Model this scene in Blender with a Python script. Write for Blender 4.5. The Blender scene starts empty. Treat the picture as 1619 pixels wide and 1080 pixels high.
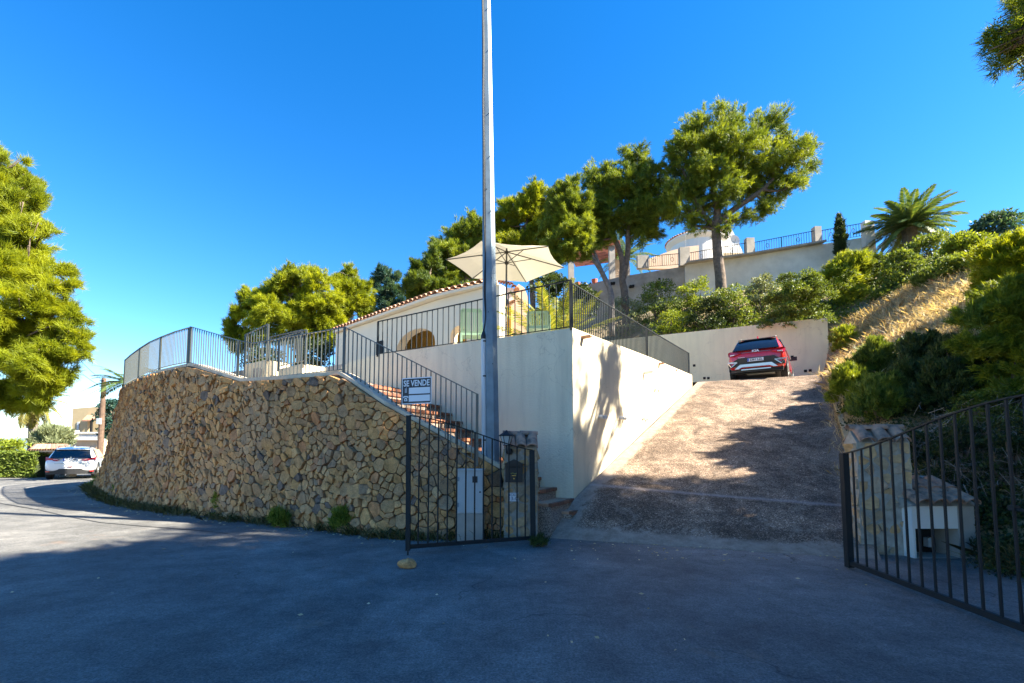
import bpy, bmesh, math, random
import numpy as np
from mathutils import Vector, Matrix, noise
R = math.radians
sc = bpy.context.scene
COL = sc.collection
# ------------------------------------------------------------------ camera
F, PXC, HOR, CAMZ, PITCH = 720.0, 809.5, 712.0, 1.5, R(3.8)
PYC = HOR - F*math.tan(PITCH)
cam = bpy.data.cameras.new('camera'); camo = bpy.data.objects.new('camera', cam); COL.objects.link(camo)
camo.location = (0, 0, CAMZ); camo.rotation_euler = (R(90)+PITCH, 0, 0)
cam.sensor_width = 36; cam.lens = F/1619*36; cam.shift_y = (PYC-540)/1619
cam.clip_start = 0.05; cam.clip_end = 30000
sc.camera = camo
# ------------------------------------------------------------------ sky + sun
SUN_EL = R(40); SD = Vector((0.975, -0.22, 0)).normalized()
SUN = Vector((SD.x*math.cos(SUN_EL), SD.y*math.cos(SUN_EL), math.sin(SUN_EL)))
w = bpy.data.worlds.new('World'); sc.world = w; w.use_nodes = True
nt = w.node_tree; bg = nt.nodes['Background']
sky = nt.nodes.new('ShaderNodeTexSky'); sky.sky_type = 'NISHITA'; sky.sun_disc = False
sky.sun_elevation = SUN_EL; sky.sun_rotation = math.atan2(SD.x, SD.y)
sky.altitude = 0; sky.air_density = 1.0; sky.dust_density = 0.12; sky.ozone_density = 3.0
hs = nt.nodes.new('ShaderNodeHueSaturation'); hs.inputs['Saturation'].default_value = 1.38
hs.inputs['Hue'].default_value = 0.505
nt.links.new(sky.outputs[0], hs.inputs['Color'])
# low fair-weather clouds, all round the horizon
tc = nt.nodes.new('ShaderNodeTexCoord'); mp = nt.nodes.new('ShaderNodeMapping'); mp.inputs['Scale'].default_value = (5, 5, 22)
nz = nt.nodes.new('ShaderNodeTexNoise'); nz.inputs['Scale'].default_value = 1.3; nz.inputs['Detail'].default_value = 7
cr = nt.nodes.new('ShaderNodeValToRGB'); cr.color_ramp.elements[0].position = .50; cr.color_ramp.elements[1].position = .66
sx = nt.nodes.new('ShaderNodeSeparateXYZ'); mr = nt.nodes.new('ShaderNodeMapRange')
mr.inputs[1].default_value = 0.06; mr.inputs[2].default_value = 0.02; mr.inputs[3].default_value = 0; mr.inputs[4].default_value = .32
mm = nt.nodes.new('ShaderNodeMath'); mm.operation = 'MULTIPLY'
mx = nt.nodes.new('ShaderNodeMixRGB'); mx.inputs[2].default_value = (8.0, 8.6, 9.6, 1)
L = nt.links.new
L(tc.outputs['Generated'], mp.inputs[0]); L(mp.outputs[0], nz.inputs['Vector']); L(nz.outputs[0], cr.inputs[0])
L(tc.outputs['Generated'], sx.inputs[0]); L(sx.outputs[2], mr.inputs[0]); L(cr.outputs[0], mm.inputs[0]); L(mr.outputs[0], mm.inputs[1])
L(mm.outputs[0], mx.inputs[0]); L(hs.outputs[0], mx.inputs[1]); L(mx.outputs[0], bg.inputs['Color'])
bg.inputs['Strength'].default_value = 0.066
sun = bpy.data.lights.new('sun', 'SUN'); suno = bpy.data.objects.new('sun', sun); COL.objects.link(suno)
sun.energy = 5.0; sun.angle = R(0.53); sun.color = (1, .92, .76)
suno.rotation_euler = SUN.to_track_quat('Z', 'Y').to_euler(); suno.location = (20, -10, 40)
sc.view_settings.view_transform = 'Standard'; sc.view_settings.look = 'None'
sc.view_settings.gamma = 1; sc.view_settings.use_curve_mapping = False
sc.view_settings.exposure = 2.42
sc.cycles.max_bounces = 6; sc.cycles.transparent_max_bounces = 8
# ------------------------------------------------------------------ pixel <-> world helpers (real depths Y in metres)
cp, sp = math.cos(PITCH), math.sin(PITCH)
def ray(px, py):
    u = (px-PXC)/F; v = (PYC-py)/F
    return Vector((u, cp-v*sp, sp+v*cp))
def W(px, py, Y):
    d = ray(px, py); return Vector((0, 0, CAMZ))+d*(Y/d.y)
def G(px, py, z=0.0):
    d = ray(px, py); return Vector((0, 0, CAMZ))+d*((z-CAMZ)/d.z)
def WZ(px, Y, Z):
    r = (Z-CAMZ)/Y; v = (r*cp-sp)/(cp+r*sp)
    return Vector(((px-PXC)/F*Y/(cp-v*sp), Y, Z))
def RP(px, py, P, n):
    d = ray(px, py); o = Vector((0, 0, CAMZ)); return o+d*((P-o).dot(n)/d.dot(n))
def proj(p):
    q = p-Vector((0, 0, CAMZ)); x = q.x; f = q.y*cp+q.z*sp; v = -q.y*sp+q.z*cp
    return PXC+F*x/f, PYC-F*v/f
# ------------------------------------------------------------------ mesh building
ORG = {}
def meta(o, label=None, cat=None, group=None, kind=None):
    if label: o['label'] = label
    if cat: o['category'] = cat
    if group: o['group'] = group
    if kind: o['kind'] = kind
    return o
def thing(name, label, cat, loc=(0, 0, 0), group=None):
    o = bpy.data.objects.new(name, None); COL.objects.link(o); o.location = loc
    o.empty_display_size = .2
    ORG[o.name] = Vector(loc); return meta(o, label, cat, group)
def attach(o, parent):
    o.parent = parent; ORG[o.name] = ORG.get(parent.name, Vector((0, 0, 0))) if parent else Vector((0, 0, 0))
class MB:
    def __init__(s): s.v = []; s.f = []; s.t = []
    def add(s, vs, fs, tint=.5):
        b = len(s.v); s.v += [tuple(p) for p in vs]; s.f += [tuple(b+i for i in f) for f in fs]
        s.t += (list(tint) if hasattr(tint, '__len__') else [tint]*len(vs)); return s
    def box(s, c, size, rot=None, tint=.5):
        c = Vector(c); h = Vector(size)/2; m = rot or Matrix.Identity(3)
        vs = [c+m@Vector((x*h.x, y*h.y, z*h.z)) for x in (-1, 1) for y in (-1, 1) for z in (-1, 1)]
        return s.add(vs, [(0, 1, 3, 2), (4, 6, 7, 5), (0, 4, 5, 1), (2, 3, 7, 6), (0, 2, 6, 4), (1, 5, 7, 3)], tint)
    def bar(s, a, b, w=.04, h=None, tint=.5, up=(0, 0, 1)):
        a = Vector(a); b = Vector(b); h = h or w; d = (b-a); ln = d.length; d.normalize(); up = Vector(up)
        if abs(d.dot(up)) > .98: up = Vector((0, 1, 0))
        x = d.cross(up).normalized(); z = x.cross(d)
        m = Matrix((x, d, z)).transposed()
        return s.box((a+b)/2, (w, ln, h), m, tint)
    def tube(s, pts, rad, n=8, tint=.5, cap=True):
        pts = [Vector(p) for p in pts]; k = len(pts); rad = rad if hasattr(rad, '__len__') else [rad]*k
        vs = []; prev = None
        for i, p in enumerate(pts):
            d = (pts[min(i+1, k-1)]-pts[max(i-1, 0)]).normalized()
            x = prev or (Vector((1, 0, 0)) if abs(d.x) < .9 else Vector((0, 1, 0)))
            x = (x-d*x.dot(d)).normalized(); prev = x; y = d.cross(x)
            vs += [p+(x*math.cos(6.28318*j/n)+y*math.sin(6.28318*j/n))*rad[i] for j in range(n)]
        fs = [(i*n+j, i*n+(j+1) % n, (i+1)*n+(j+1) % n, (i+1)*n+j) for i in range(k-1) for j in range(n)]
        if cap: fs += [tuple(range(n))[::-1], tuple((k-1)*n+j for j in range(n))]
        return s.add(vs, fs, tint)
    def prism(s, pts, vec, tint=.5):
        pts = [Vector(p) for p in pts]; vec = Vector(vec); n = len(pts)
        nr = Vector((0, 0, 0))
        for i in range(n): nr += pts[i].cross(pts[(i+1) % n])
        if nr.dot(vec) > 0: pts = pts[::-1]
        vs = pts+[p+vec for p in pts]
        fs = [tuple(range(n)), tuple(range(2*n-1, n-1, -1))]+[((i+1) % n, i, n+i, n+(i+1) % n) for i in range(n)]
        return s.add(vs, fs, tint)
    def lathe(s, c, prof, n=16, tint=.5):
        c = Vector(c); vs = []; k = len(prof)
        for r, z in prof: vs += [c+Vector((r*math.cos(6.28318*j/n), r*math.sin(6.28318*j/n), z)) for j in range(n)]
        fs = [(i*n+j, i*n+(j+1) % n, (i+1)*n+(j+1) % n, (i+1)*n+j) for i in range(k-1) for j in range(n)]
        fs += [tuple(range(n))[::-1], tuple((k-1)*n+j for j in range(n))]
        return s.add(vs, fs, tint)
    def mesh(s, name, m, smooth=False, org=Vector((0, 0, 0))):
        me = bpy.data.meshes.new(name)
        me.from_pydata([(p[0]-org[0], p[1]-org[1], p[2]-org[2]) for p in s.v], [], s.f)
        a = me.attributes.new('tint', 'FLOAT', 'POINT'); a.data.foreach_set('value', s.t)
        if smooth: me.polygons.foreach_set('use_smooth', [True]*len(me.polygons))
        if m: me.materials.append(m)
        me.update(); return me
    def build(s, name, m, parent=None, smooth=False, **k):
        org = ORG.get(parent.name, Vector((0, 0, 0))) if parent else Vector((0, 0, 0))
        o = bpy.data.objects.new(name, s.mesh(name, m, smooth, org)); COL.objects.link(o)
        if parent: attach(o, parent)
        return meta(o, **k)
def inst(name, me, parent, M):
    o = bpy.data.objects.new(name, me); COL.objects.link(o)
    org = ORG.get(parent.name, Vector((0, 0, 0))) if parent else Vector((0, 0, 0))
    o.matrix_basis = Matrix.Translation(-org)@M
    if parent: attach(o, parent)
    return o
def frame(p, x, y, z):
    m = Matrix((x, y, z)).transposed().to_4x4(); m.translation = p; return m
def tri_obj(name, V, Fc, tint, m, parent=None, **k):
    org = ORG.get(parent.name, Vector((0, 0, 0))) if parent else Vector((0, 0, 0))
    V = np.asarray(V, np.float32)-np.array(org, np.float32); Fc = np.asarray(Fc, np.int32); nv = Fc.shape[1]
    me = bpy.data.meshes.new(name); me.vertices.add(len(V)); me.vertices.foreach_set('co', V.ravel())
    me.loops.add(Fc.size); me.loops.foreach_set('vertex_index', Fc.ravel())
    me.polygons.add(len(Fc)); me.polygons.foreach_set('loop_start', np.arange(0, Fc.size, nv, dtype=np.int32))
    a = me.attributes.new('tint', 'FLOAT', 'POINT'); a.data.foreach_set('value', np.asarray(tint, np.float32))
    me.materials.append(m); me.update(calc_edges=True)
    o = bpy.data.objects.new(name, me); COL.objects.link(o)
    if parent: attach(o, parent)
    return meta(o, **k)
def copy_thing(o, parent=None):
    c = o.copy(); COL.objects.link(c); c.parent = parent; ORG[c.name] = ORG.get(o.name)
    for ch in o.children: copy_thing(ch, c)
    return c
# ------------------------------------------------------------------ materials
MC = {}
def mat(name, col, rough=.7, metal=0, bump=0, bscale=40, var=0, vscale=3, ramp=None, coat=0, trans=0, spec=.5, noise_ramp=None, detail=6, streak=0, tcol=(1.7, 1.5, .7)):
    """col = base; ramp = colours picked by the 'tint' attribute; var = noise darkening; trans = leaf translucency"""
    if name in MC: return MC[name]
    m = bpy.data.materials.new(name); m.use_nodes = True; MC[name] = m
    t = m.node_tree; N = t.nodes; K = t.links.new; b = N['Principled BSDF']
    b.inputs['Roughness'].default_value = rough; b.inputs['Metallic'].default_value = metal
    b.inputs['Specular IOR Level'].default_value = spec; b.inputs['Coat Weight'].default_value = coat
    geo = N.new('ShaderNodeNewGeometry')
    cs = None
    if ramp:
        at = N.new('ShaderNodeAttribute'); at.attribute_name = 'tint'
        r = N.new('ShaderNodeValToRGB'); e = r.color_ramp.elements
        while len(e) < len(ramp): e.new(.5)
        for i, (p, c) in enumerate(ramp): e[i].position = p; e[i].color = (*c, 1)
        K(at.outputs['Fac'], r.inputs[0]); cs = r.outputs[0]
    else:
        c = N.new('ShaderNodeRGB'); c.outputs[0].default_value = (*col, 1); cs = c.outputs[0]
    if noise_ramp:
        n0 = N.new('ShaderNodeTexNoise'); n0.inputs['Scale'].default_value = vscale; n0.inputs['Detail'].default_value = detail
        n0.inputs['Roughness'].default_value = .65
        K(geo.outputs['Position'], n0.inputs['Vector'])
        r = N.new('ShaderNodeValToRGB'); e = r.color_ramp.elements
        while len(e) < len(noise_ramp): e.new(.5)
        for i, (p, c) in enumerate(noise_ramp): e[i].position = p; e[i].color = (*c, 1)
        K(n0.outputs[0], r.inputs[0]); cs = r.outputs[0]
    if var:
        n1 = N.new('ShaderNodeTexNoise'); n1.inputs['Scale'].default_value = vscale; n1.inputs['Detail'].default_value = detail
        n1.inputs['Roughness'].default_value = .6
        K(geo.outputs['Position'], n1.inputs['Vector'])
        mr = N.new('ShaderNodeMapRange'); mr.inputs[1].default_value = .3; mr.inputs[2].default_value = .7
        mr.inputs[3].default_value = 1-var; mr.inputs[4].default_value = 1+var*.6
        K(n1.outputs[0], mr.inputs[0])
        mx = N.new('ShaderNodeVectorMath'); mx.operation = 'SCALE'
        K(cs, mx.inputs[0]); K(mr.outputs[0], mx.inputs['Scale']); cs = mx.outputs[0]
    if streak:
        mp_ = N.new('ShaderNodeMapping'); mp_.inputs['Scale'].default_value = (3.2, 3.2, .35); K(geo.outputs['Position'], mp_.inputs[0])
        n3 = N.new('ShaderNodeTexNoise'); n3.inputs['Scale'].default_value = 1; n3.inputs['Detail'].default_value = 8; n3.inputs['Roughness'].default_value = .7; K(mp_.outputs[0], n3.inputs['Vector'])
        r3 = N.new('ShaderNodeMapRange'); r3.inputs[1].default_value = .45; r3.inputs[2].default_value = .72; r3.inputs[3].default_value = 1; r3.inputs[4].default_value = 1-streak*2
        
        vo = N.new('ShaderNodeTexVoronoi'); vo.feature = 'DISTANCE_TO_EDGE'; vo.inputs['Scale'].default_value = .55
        wv = N.new('ShaderNodeTexNoise'); wv.inputs['Scale'].default_value = 1.9; wv.inputs['Detail'].default_value = 9; K(geo.outputs['Position'], wv.inputs['Vector'])
        ad = N.new('ShaderNodeVectorMath'); ad.operation = 'MULTIPLY_ADD'; ad.inputs[1].default_value = (1.1,)*3; K(wv.outputs['Color'], ad.inputs[0]); K(geo.outputs['Position'], ad.inputs[2]); K(ad.outputs[0], vo.inputs['Vector'])
        rc_ = N.new('ShaderNodeMapRange'); rc_.inputs[1].default_value = .001; rc_.inputs[2].default_value = .005; rc_.inputs[3].default_value = .80; rc_.inputs[4].default_value = 1; K(vo.outputs['Distance'], rc_.inputs[0])
        mk = N.new('ShaderNodeVectorMath'); mk.operation = 'SCALE'; K(cs, mk.inputs[0]); K(rc_.outputs[0], mk.inputs['Scale']); cs = mk.outputs[0]
        K(n3.outputs[0], r3.inputs[0]); m3 = N.new('ShaderNodeVectorMath'); m3.operation = 'SCALE'; K(cs, m3.inputs[0]); K(r3.outputs[0], m3.inputs['Scale']); cs = m3.outputs[0]
    K(cs, b.inputs['Base Color'])
    if bump:
        n2 = N.new('ShaderNodeTexNoise'); n2.inputs['Scale'].default_value = bscale; n2.inputs['Detail'].default_value = 4
        K(geo.outputs['Position'], n2.inputs['Vector'])
        bp = N.new('ShaderNodeBump'); bp.inputs['Strength'].default_value = min(bump*40, 1); bp.inputs['Distance'].default_value = bump
        K(n2.outputs[0], bp.inputs['Height']); K(bp.outputs[0], b.inputs['Normal'])
    if trans:
        tr = N.new('ShaderNodeBsdfTranslucent'); ms = N.new('ShaderNodeMixShader'); ms.inputs[0].default_value = trans
        hv = N.new('ShaderNodeVectorMath'); hv.operation = 'MULTIPLY'; hv.inputs[1].default_value = tcol
        K(cs, hv.inputs[0]); K(hv.outputs[0], tr.inputs['Color'])
        K(b.outputs[0], ms.inputs[1]); K(tr.outputs[0], ms.inputs[2]); K(ms.outputs[0], N['Material Output'].inputs['Surface'])
    return m
def leaf(name, dark, mid, light, trans=.35, rough=.55):
    return mat(name, mid, rough=rough, ramp=[(0, dark), (.5, mid), (1, light)], trans=trans, spec=.3)
M_PINE = leaf('pine needles', (.045, .08, .012), (.13, .18, .016), (.24, .28, .02), .38)
M_PINEL = leaf('sun toned pine needles', (.07, .11, .006), (.21, .25, .010), (.35, .38, .015), .45)  # brighter copy of the pine needles, sunlight put into the colour
M_PINEB = leaf('blue green pine needles', (.015, .05, .045), (.035, .09, .07), (.09, .14, .05), .3)
M_SHR = leaf('shrub leaves', (.045, .07, .012), (.12, .17, .022), (.23, .27, .045), .3)
M_SHRY = leaf('yellow green leaves', (.08, .12, .010), (.18, .23, .018), (.30, .33, .03), .38)
M_SHRD = leaf('dark and shade toned leaves', (.010, .022, .008), (.026, .046, .012), (.07, .10, .02), .22)  # right bank's shade put into the leaf colour; also naturally dark plants
M_GREY = leaf('grey green leaves', (.09, .11, .06), (.18, .21, .11), (.30, .33, .18), .25)
M_PALM = leaf('palm leaflets', (.03, .07, .03), (.08, .13, .03), (.20, .24, .05), .25, .45)
M_DEADP = leaf('dead palm fronds', (.12, .08, .04), (.22, .15, .07), (.34, .25, .12), .2)
M_DRY = leaf('dry grass', (.28, .20, .10), (.50, .39, .22), (.70, .60, .40), .25)
M_TWIG = mat('dead twigs', (.16, .14, .12), ramp=[(0, (.06, .05, .04)), (1, (.30, .28, .26))], rough=.9)
M_BARK = mat('pine bark', (.13, .095, .07), rough=.95, bump=.03, bscale=9, var=.5, vscale=6)
M_BARKG = mat('grey bark', (.15, .13, .115), rough=.95, bump=.03, bscale=9, var=.45, vscale=6)
M_STEEL = mat('black painted steel', (.010, .015, .018), rough=.6, spec=.3)
M_RAIL = mat('grey painted steel', (.05, .056, .052), rough=.35, spec=.6)
M_STUCCO = mat('cream stucco', (.74, .67, .50), rough=.92, bump=.016, bscale=30, var=.05, vscale=1.2, streak=.10)  # lightened for the shaded stair face, bounce light put into the colour
M_BACKW = mat('pale yellow stucco', (.76, .71, .46), rough=.92, bump=.012, bscale=38, var=.06, vscale=1.2, streak=.06)
M_STUCCOW = mat('sun side stucco tone', (.64, .55, .39), rough=.92, bump=.010, bscale=34, var=.07, vscale=1.1, streak=.10)  # sun-side copy of the cream stucco, light balance put into the colour
M_HOUSE = mat('house render', (.72, .62, .47), rough=.92, bump=.003, bscale=40, var=.05, vscale=.7)
M_PINK = mat('peach render', (.62, .44, .31), rough=.92, bump=.003, bscale=40, var=.06, vscale=.9)
M_OCHRE = mat('yellow lit porch ochre', (.48, .30, .06), rough=.9, var=.05)
M_WHITE = mat('white render', (.66, .63, .58), rough=.85, var=.05, vscale=1)
M_TERRA = mat('terracotta', (.42, .20, .11), rough=.85, ramp=[(0, (.26, .13, .09)), (.5, (.44, .23, .14)), (1, (.56, .36, .24))], var=.45, vscale=9, bump=.004)
M_OLDTILE = mat('weathered terracotta', (.3, .2, .15), rough=.95, noise_ramp=[(.34, (.07, .055, .045)), (.46, (.27, .17, .12)), (.6, (.46, .25, .16))], vscale=7, bump=.01, bscale=25)
M_COPE = mat('cream cement coping', (.55, .46, .34), rough=.95, var=.3, vscale=3, bump=.006, bscale=18)
M_CONC = mat('concrete', (.36, .33, .29), rough=.95, var=.3, vscale=1.5, bump=.006, bscale=18)
M_CONCW = mat('white washed concrete', (.66, .62, .54), rough=.95, var=.18, vscale=1.2, bump=.004, bscale=18)
M_BLACK = mat('black plastic', (.012, .012, .014), rough=.5)
M_DARK = mat('dark opening', (.01, .01, .01), rough=.9)
M_WHITEP = mat('white plastic', (.72, .74, .76), rough=.4)
M_PIPE = mat('pale grey pipe', (.58, .60, .62), rough=.45)
M_GALV = mat('galvanised pole', (.17, .23, .28), rough=.5, metal=.25, var=.22, vscale=5, bump=.002, bscale=30)
M_CAB = mat('grey cabinet', (.42, .45, .46), rough=.55, var=.1, vscale=4)
M_WOOD = mat('old wooden pole', (.12, .075, .05), rough=.9, var=.4, vscale=7)
M_RED = mat('red car paint', (.50, .012, .010), rough=.22, coat=1, spec=.6)
M_WCAR = mat('white car paint', (.70, .71, .73), rough=.25, coat=1)
M_GLASS = mat('tinted car glass', (.008, .010, .012), rough=.05, coat=1)
M_TYRE = mat('tyre rubber', (.012, .012, .012), rough=.85)
M_CHROME = mat('satin silver trim', (.55, .54, .52), rough=.3, metal=.8)
M_LAMP = mat('red lamp glass', (.35, .008, .008), rough=.12, coat=1)
M_SILL = mat('yellowish kerb', (.42, .33, .19), rough=.95, var=.3, vscale=4)
# ------------------------------------------------------------------ special ground materials
def ground_mat(name, build):
    m = bpy.data.materials.new(name); m.use_nodes = True; t = m.node_tree
    N = t.nodes; K = t.links.new; b = N['Principled BSDF']; geo = N.new('ShaderNodeNewGeometry')
    def noi(scale, det=6, rough=.6, vec=None, dist=0):
        n = N.new('ShaderNodeTexNoise'); n.inputs['Scale'].default_value = scale; n.inputs['Detail'].default_value = det
        n.inputs['Roughness'].default_value = rough; n.inputs['Distortion'].default_value = dist
        K(vec or geo.outputs['Position'], n.inputs['Vector']); return n.outputs[0]
    def rmp(src, st):
        r = N.new('ShaderNodeValToRGB'); e = r.color_ramp.elements
        while len(e) < len(st): e.new(.5)
        for i, (p, c) in enumerate(st):
            e[i].position = p; e[i].color = (*(c if hasattr(c, '__len__') else (c,)*3), 1)
        K(src, r.inputs[0]); return r.outputs[0]
    def mix(f, a, c, typ='MIX'):
        x = N.new('ShaderNodeMixRGB'); x.blend_type = typ
        for i, s in enumerate((f, a, c)):
            if hasattr(s, 'is_linked') or hasattr(s, 'links'): K(s, x.inputs[i])
            elif i == 0: x.inputs[0].default_value = s
            else: x.inputs[i].default_value = (*s, 1)
        return x.outputs[0]
    def mth(op, a, c=0.0):
        x = N.new('ShaderNodeMath'); x.operation = op; x.use_clamp = op in ('ADD', 'MULTIPLY')
        for i, s in enumerate((a, c)):
            if isinstance(s, (int, float)): x.inputs[i].default_value = s
            else: K(s, x.inputs[i])
        return x.outputs[0]
    build(N, K, b, geo, noi, rmp, mix, mth); return m
def _asph(N, K, b, geo, noi, rmp, mix, mth):
    c = rmp(noi(.45, 5, .6, dist=.6), [(.32, (.088, .087, .084)), (.5, (.135, .132, .126)), (.68, (.20, .192, .178))])
    c = mix(.75, c, rmp(noi(2.3, 8, .7), [(.35, .62), (.65, 1.25)]), 'MULTIPLY')
    c = mix(.9, c, rmp(noi(52, 6, .85), [(.36, .4), (.5, 1.0), (.64, 1.8)]), 'MULTIPLY'); c = mix(.7, c, rmp(noi(14, 6, .75), [(.35, .7), (.65, 1.25)]), 'MULTIPLY')
    vo = N.new('ShaderNodeTexVoronoi'); vo.feature = 'DISTANCE_TO_EDGE'; vo.inputs['Scale'].default_value = .38
    wv = N.new('ShaderNodeTexNoise'); wv.inputs['Scale'].default_value = 1.4; wv.inputs['Detail'].default_value = 8
    K(geo.outputs['Position'], wv.inputs['Vector'])
    ad = N.new('ShaderNodeVectorMath'); ad.operation = 'MULTIPLY_ADD'; ad.inputs[1].default_value = (1.3,)*3
    K(wv.outputs['Color'], ad.inputs[0]); K(geo.outputs['Position'], ad.inputs[2]); K(ad.outputs[0], vo.inputs['Vector'])
    ck = mth('MULTIPLY', rmp(vo.outputs['Distance'], [(0, 1.0), (.007, 0.0)]), rmp(noi(.35, 2), [(.47, 0.0), (.56, .75)]))
    c = mix(ck, c, (.03, .028, .026))
    st = rmp(noi(.9, 6, .7), [(.60, 0.0), (.74, .5)])
    c = mix(st, c, (.26, .17, .11))
    K(c, b.inputs['Base Color']); b.inputs['Roughness'].default_value = .82; b.inputs['Specular IOR Level'].default_value = .35
    bp = N.new('ShaderNodeBump'); bp.inputs['Strength'].default_value = .7; bp.inputs['Distance'].default_value = .006
    K(noi(70, 3, .7), bp.inputs['Height']); K(bp.outputs[0], b.inputs['Normal'])
M_ASPH = ground_mat('worn asphalt', _asph)
def _ramp(N, K, b, geo, noi, rmp, mix, mth):
    uv = N.new('ShaderNodeUVMap'); sx = N.new('ShaderNodeSeparateXYZ'); K(uv.outputs[0], sx.inputs[0])
    vg = N.new('ShaderNodeTexVoronoi'); vg.inputs['Scale'].default_value = 68; K(geo.outputs['Position'], vg.inputs['Vector'])
    sg_ = N.new('ShaderNodeSeparateColor'); K(vg.outputs['Color'], sg_.inputs[0])
    agg = rmp(sg_.outputs[0], [(0, (.06, .043, .033)), (.5, (.13, .088, .060)), (.85, (.21, .145, .10)), (1, (.36, .27, .20))])
    agg = mix(.8, agg, rmp(noi(60, 5, .8), [(.36, .3), (.5, 1.0), (.64, 1.8)]), 'MULTIPLY')
    agg = mix(.9, agg, rmp(noi(1.3, 9, .78, dist=.6), [(.32, .3), (.48, .85), (.62, 1.9)]), 'MULTIPLY'); agg = mix(rmp(noi(3.1, 9, .8), [(.52, 0.0), (.66, .45)]), agg, (.36, .29, .23))
    pale = rmp(noi(6, 6, .7), [(.3, (.20, .15, .115)), (.7, (.38, .30, .235))])
    # worn pale cement: left margin, foot of the ramp, right margin
    nx = mth('MULTIPLY', mth('SUBTRACT', noi(2.6, 10, .8), .5), 1.0)
    x = mth('ADD', sx.outputs[0], mth('MULTIPLY', nx, .26))
    le = rmp(x, [(.060, .95), (.078, 0.0)]); 
    yy = mth('SUBTRACT', sx.outputs[1], mth('MULTIPLY', nx, .22))
    fo = rmp(yy, [(.022, .95), (.032, 0.0)])
    ri = rmp(x, [(.93, 0.0), (.96, .5)])
    blot = mth('MULTIPLY', rmp(noi(2.2, 9, .75, dist=1.2), [(.60, 0.0), (.66, .8)]), rmp(sx.outputs[1], [(.25, 1.0), (.5, .15)]))
    f = mth('ADD', mth('ADD', le, fo), mth('ADD', ri, blot))
    ln = rmp(mth('ABSOLUTE', mth('SUBTRACT', sx.outputs[1], mth('ADD', .155, mth('MULTIPLY', nx, .02)))), [(.001, .55), (.006, 0.0)])
    c = mix(mth('MULTIPLY', f, .9), agg, pale); c = mix(ln, c, (.38, .32, .30))
    K(c, b.inputs['Base Color']); b.inputs['Roughness'].default_value = .9; b.inputs['Specular IOR Level'].default_value = .25
    bp = N.new('ShaderNodeBump'); bp.inputs['Strength'].default_value = .8; bp.inputs['Distance'].default_value = .012
    K(noi(34, 4, .7), bp.inputs['Height']); K(bp.outputs[0], b.inputs['Normal'])
M_RAMP = ground_mat('exposed aggregate concrete', _ramp)
def _stone(N, K, b, geo, noi, rmp, mix, mth):
    at = N.new('ShaderNodeAttribute'); at.attribute_name = 'tint'
    c = rmp(at.outputs['Fac'], [(0, (.17, .12, .09)), (.14, (.30, .19, .11)), (.4, (.45, .25, .11)), (.7, (.54, .285, .105)), (.88, (.61, .345, .15)), (1, (.46, .21, .09))])
    c = mix(.8, c, rmp(noi(7, 8, .7), [(.32, .42), (.5, 1.0), (.66, 1.4)]), 'MULTIPLY')
    c = mix(.8, c, rmp(noi(60, 4, .7), [(.3, .6), (.7, 1.3)]), 'MULTIPLY')
    sp_ = rmp(noi(.5, 4, .6), [(.45, 0.0), (.62, .55)])
    c = mix(sp_, c, mix(.5, c, (.25, .21, .18)))
    K(c, b.inputs['Base Color']); b.inputs['Roughness'].default_value = .92; b.inputs['Specular IOR Level'].default_value = .2
    bp = N.new('ShaderNodeBump'); bp.inputs['Strength'].default_value = .9; bp.inputs['Distance'].default_value = .02
    K(noi(22, 7, .72), bp.inputs['Height']); K(bp.outputs[0], b.inputs['Normal'])
M_STONE = ground_mat('rubble stone', _stone)
M_MORT = mat('dark stone joints', (.10, .08, .06), rough=1, var=.4, vscale=8)
M_FLAG = mat('flagstone facing', (.4, .3, .2), rough=.9, ramp=[(0, (.32, .25, .17)), (.4, (.46, .31, .17)), (.7, (.54, .32, .14)), (1, (.42, .30, .20))], var=.3, vscale=14, bump=.006, bscale=30)
M_FLAGM = mat('flagstone mortar', (.34, .31, .26), rough=.95, var=.35, vscale=9, bump=.006, bscale=25)
def _earth(N, K, b, geo, noi, rmp, mix, mth):
    c = rmp(noi(.8, 8, .7), [(.35, (.10, .09, .035)), (.5, (.26, .19, .10)), (.65, (.36, .27, .15))])
    c = mix(.7, c, rmp(noi(18, 4, .7), [(.3, .5), (.7, 1.4)]), 'MULTIPLY')
    K(c, b.inputs['Base Color']); b.inputs['Roughness'].default_value = 1
M_EARTH = ground_mat('dry hillside earth', _earth)
M_RISER = mat('pebble riser', (.3, .26, .23), rough=.8, noise_ramp=[(.36, (.10, .075, .06)), (.5, (.24, .18, .14)), (.64, (.42, .34, .28))], vscale=46, detail=2, bump=.008, bscale=38)
M_TREAD = mat('red brick tread', (.22, .085, .045), rough=.8, ramp=[(0, (.15, .06, .035)), (1, (.30, .12, .06))], var=.35, vscale=12, bump=.003)
M_TREADT = mat('terracotta tread top', (.46, .27, .17), rough=.85, var=.25, vscale=9)

def smooth(a, b, x): t = max(0, min(1, (x-a)/(b-a))); return t*t*(3-2*t)
def zs(x, y):  # street height
    return .14*smooth(10, 17, -x)*smooth(9, 16, y)-.5*smooth(30, 60, y) if True else 0
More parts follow.
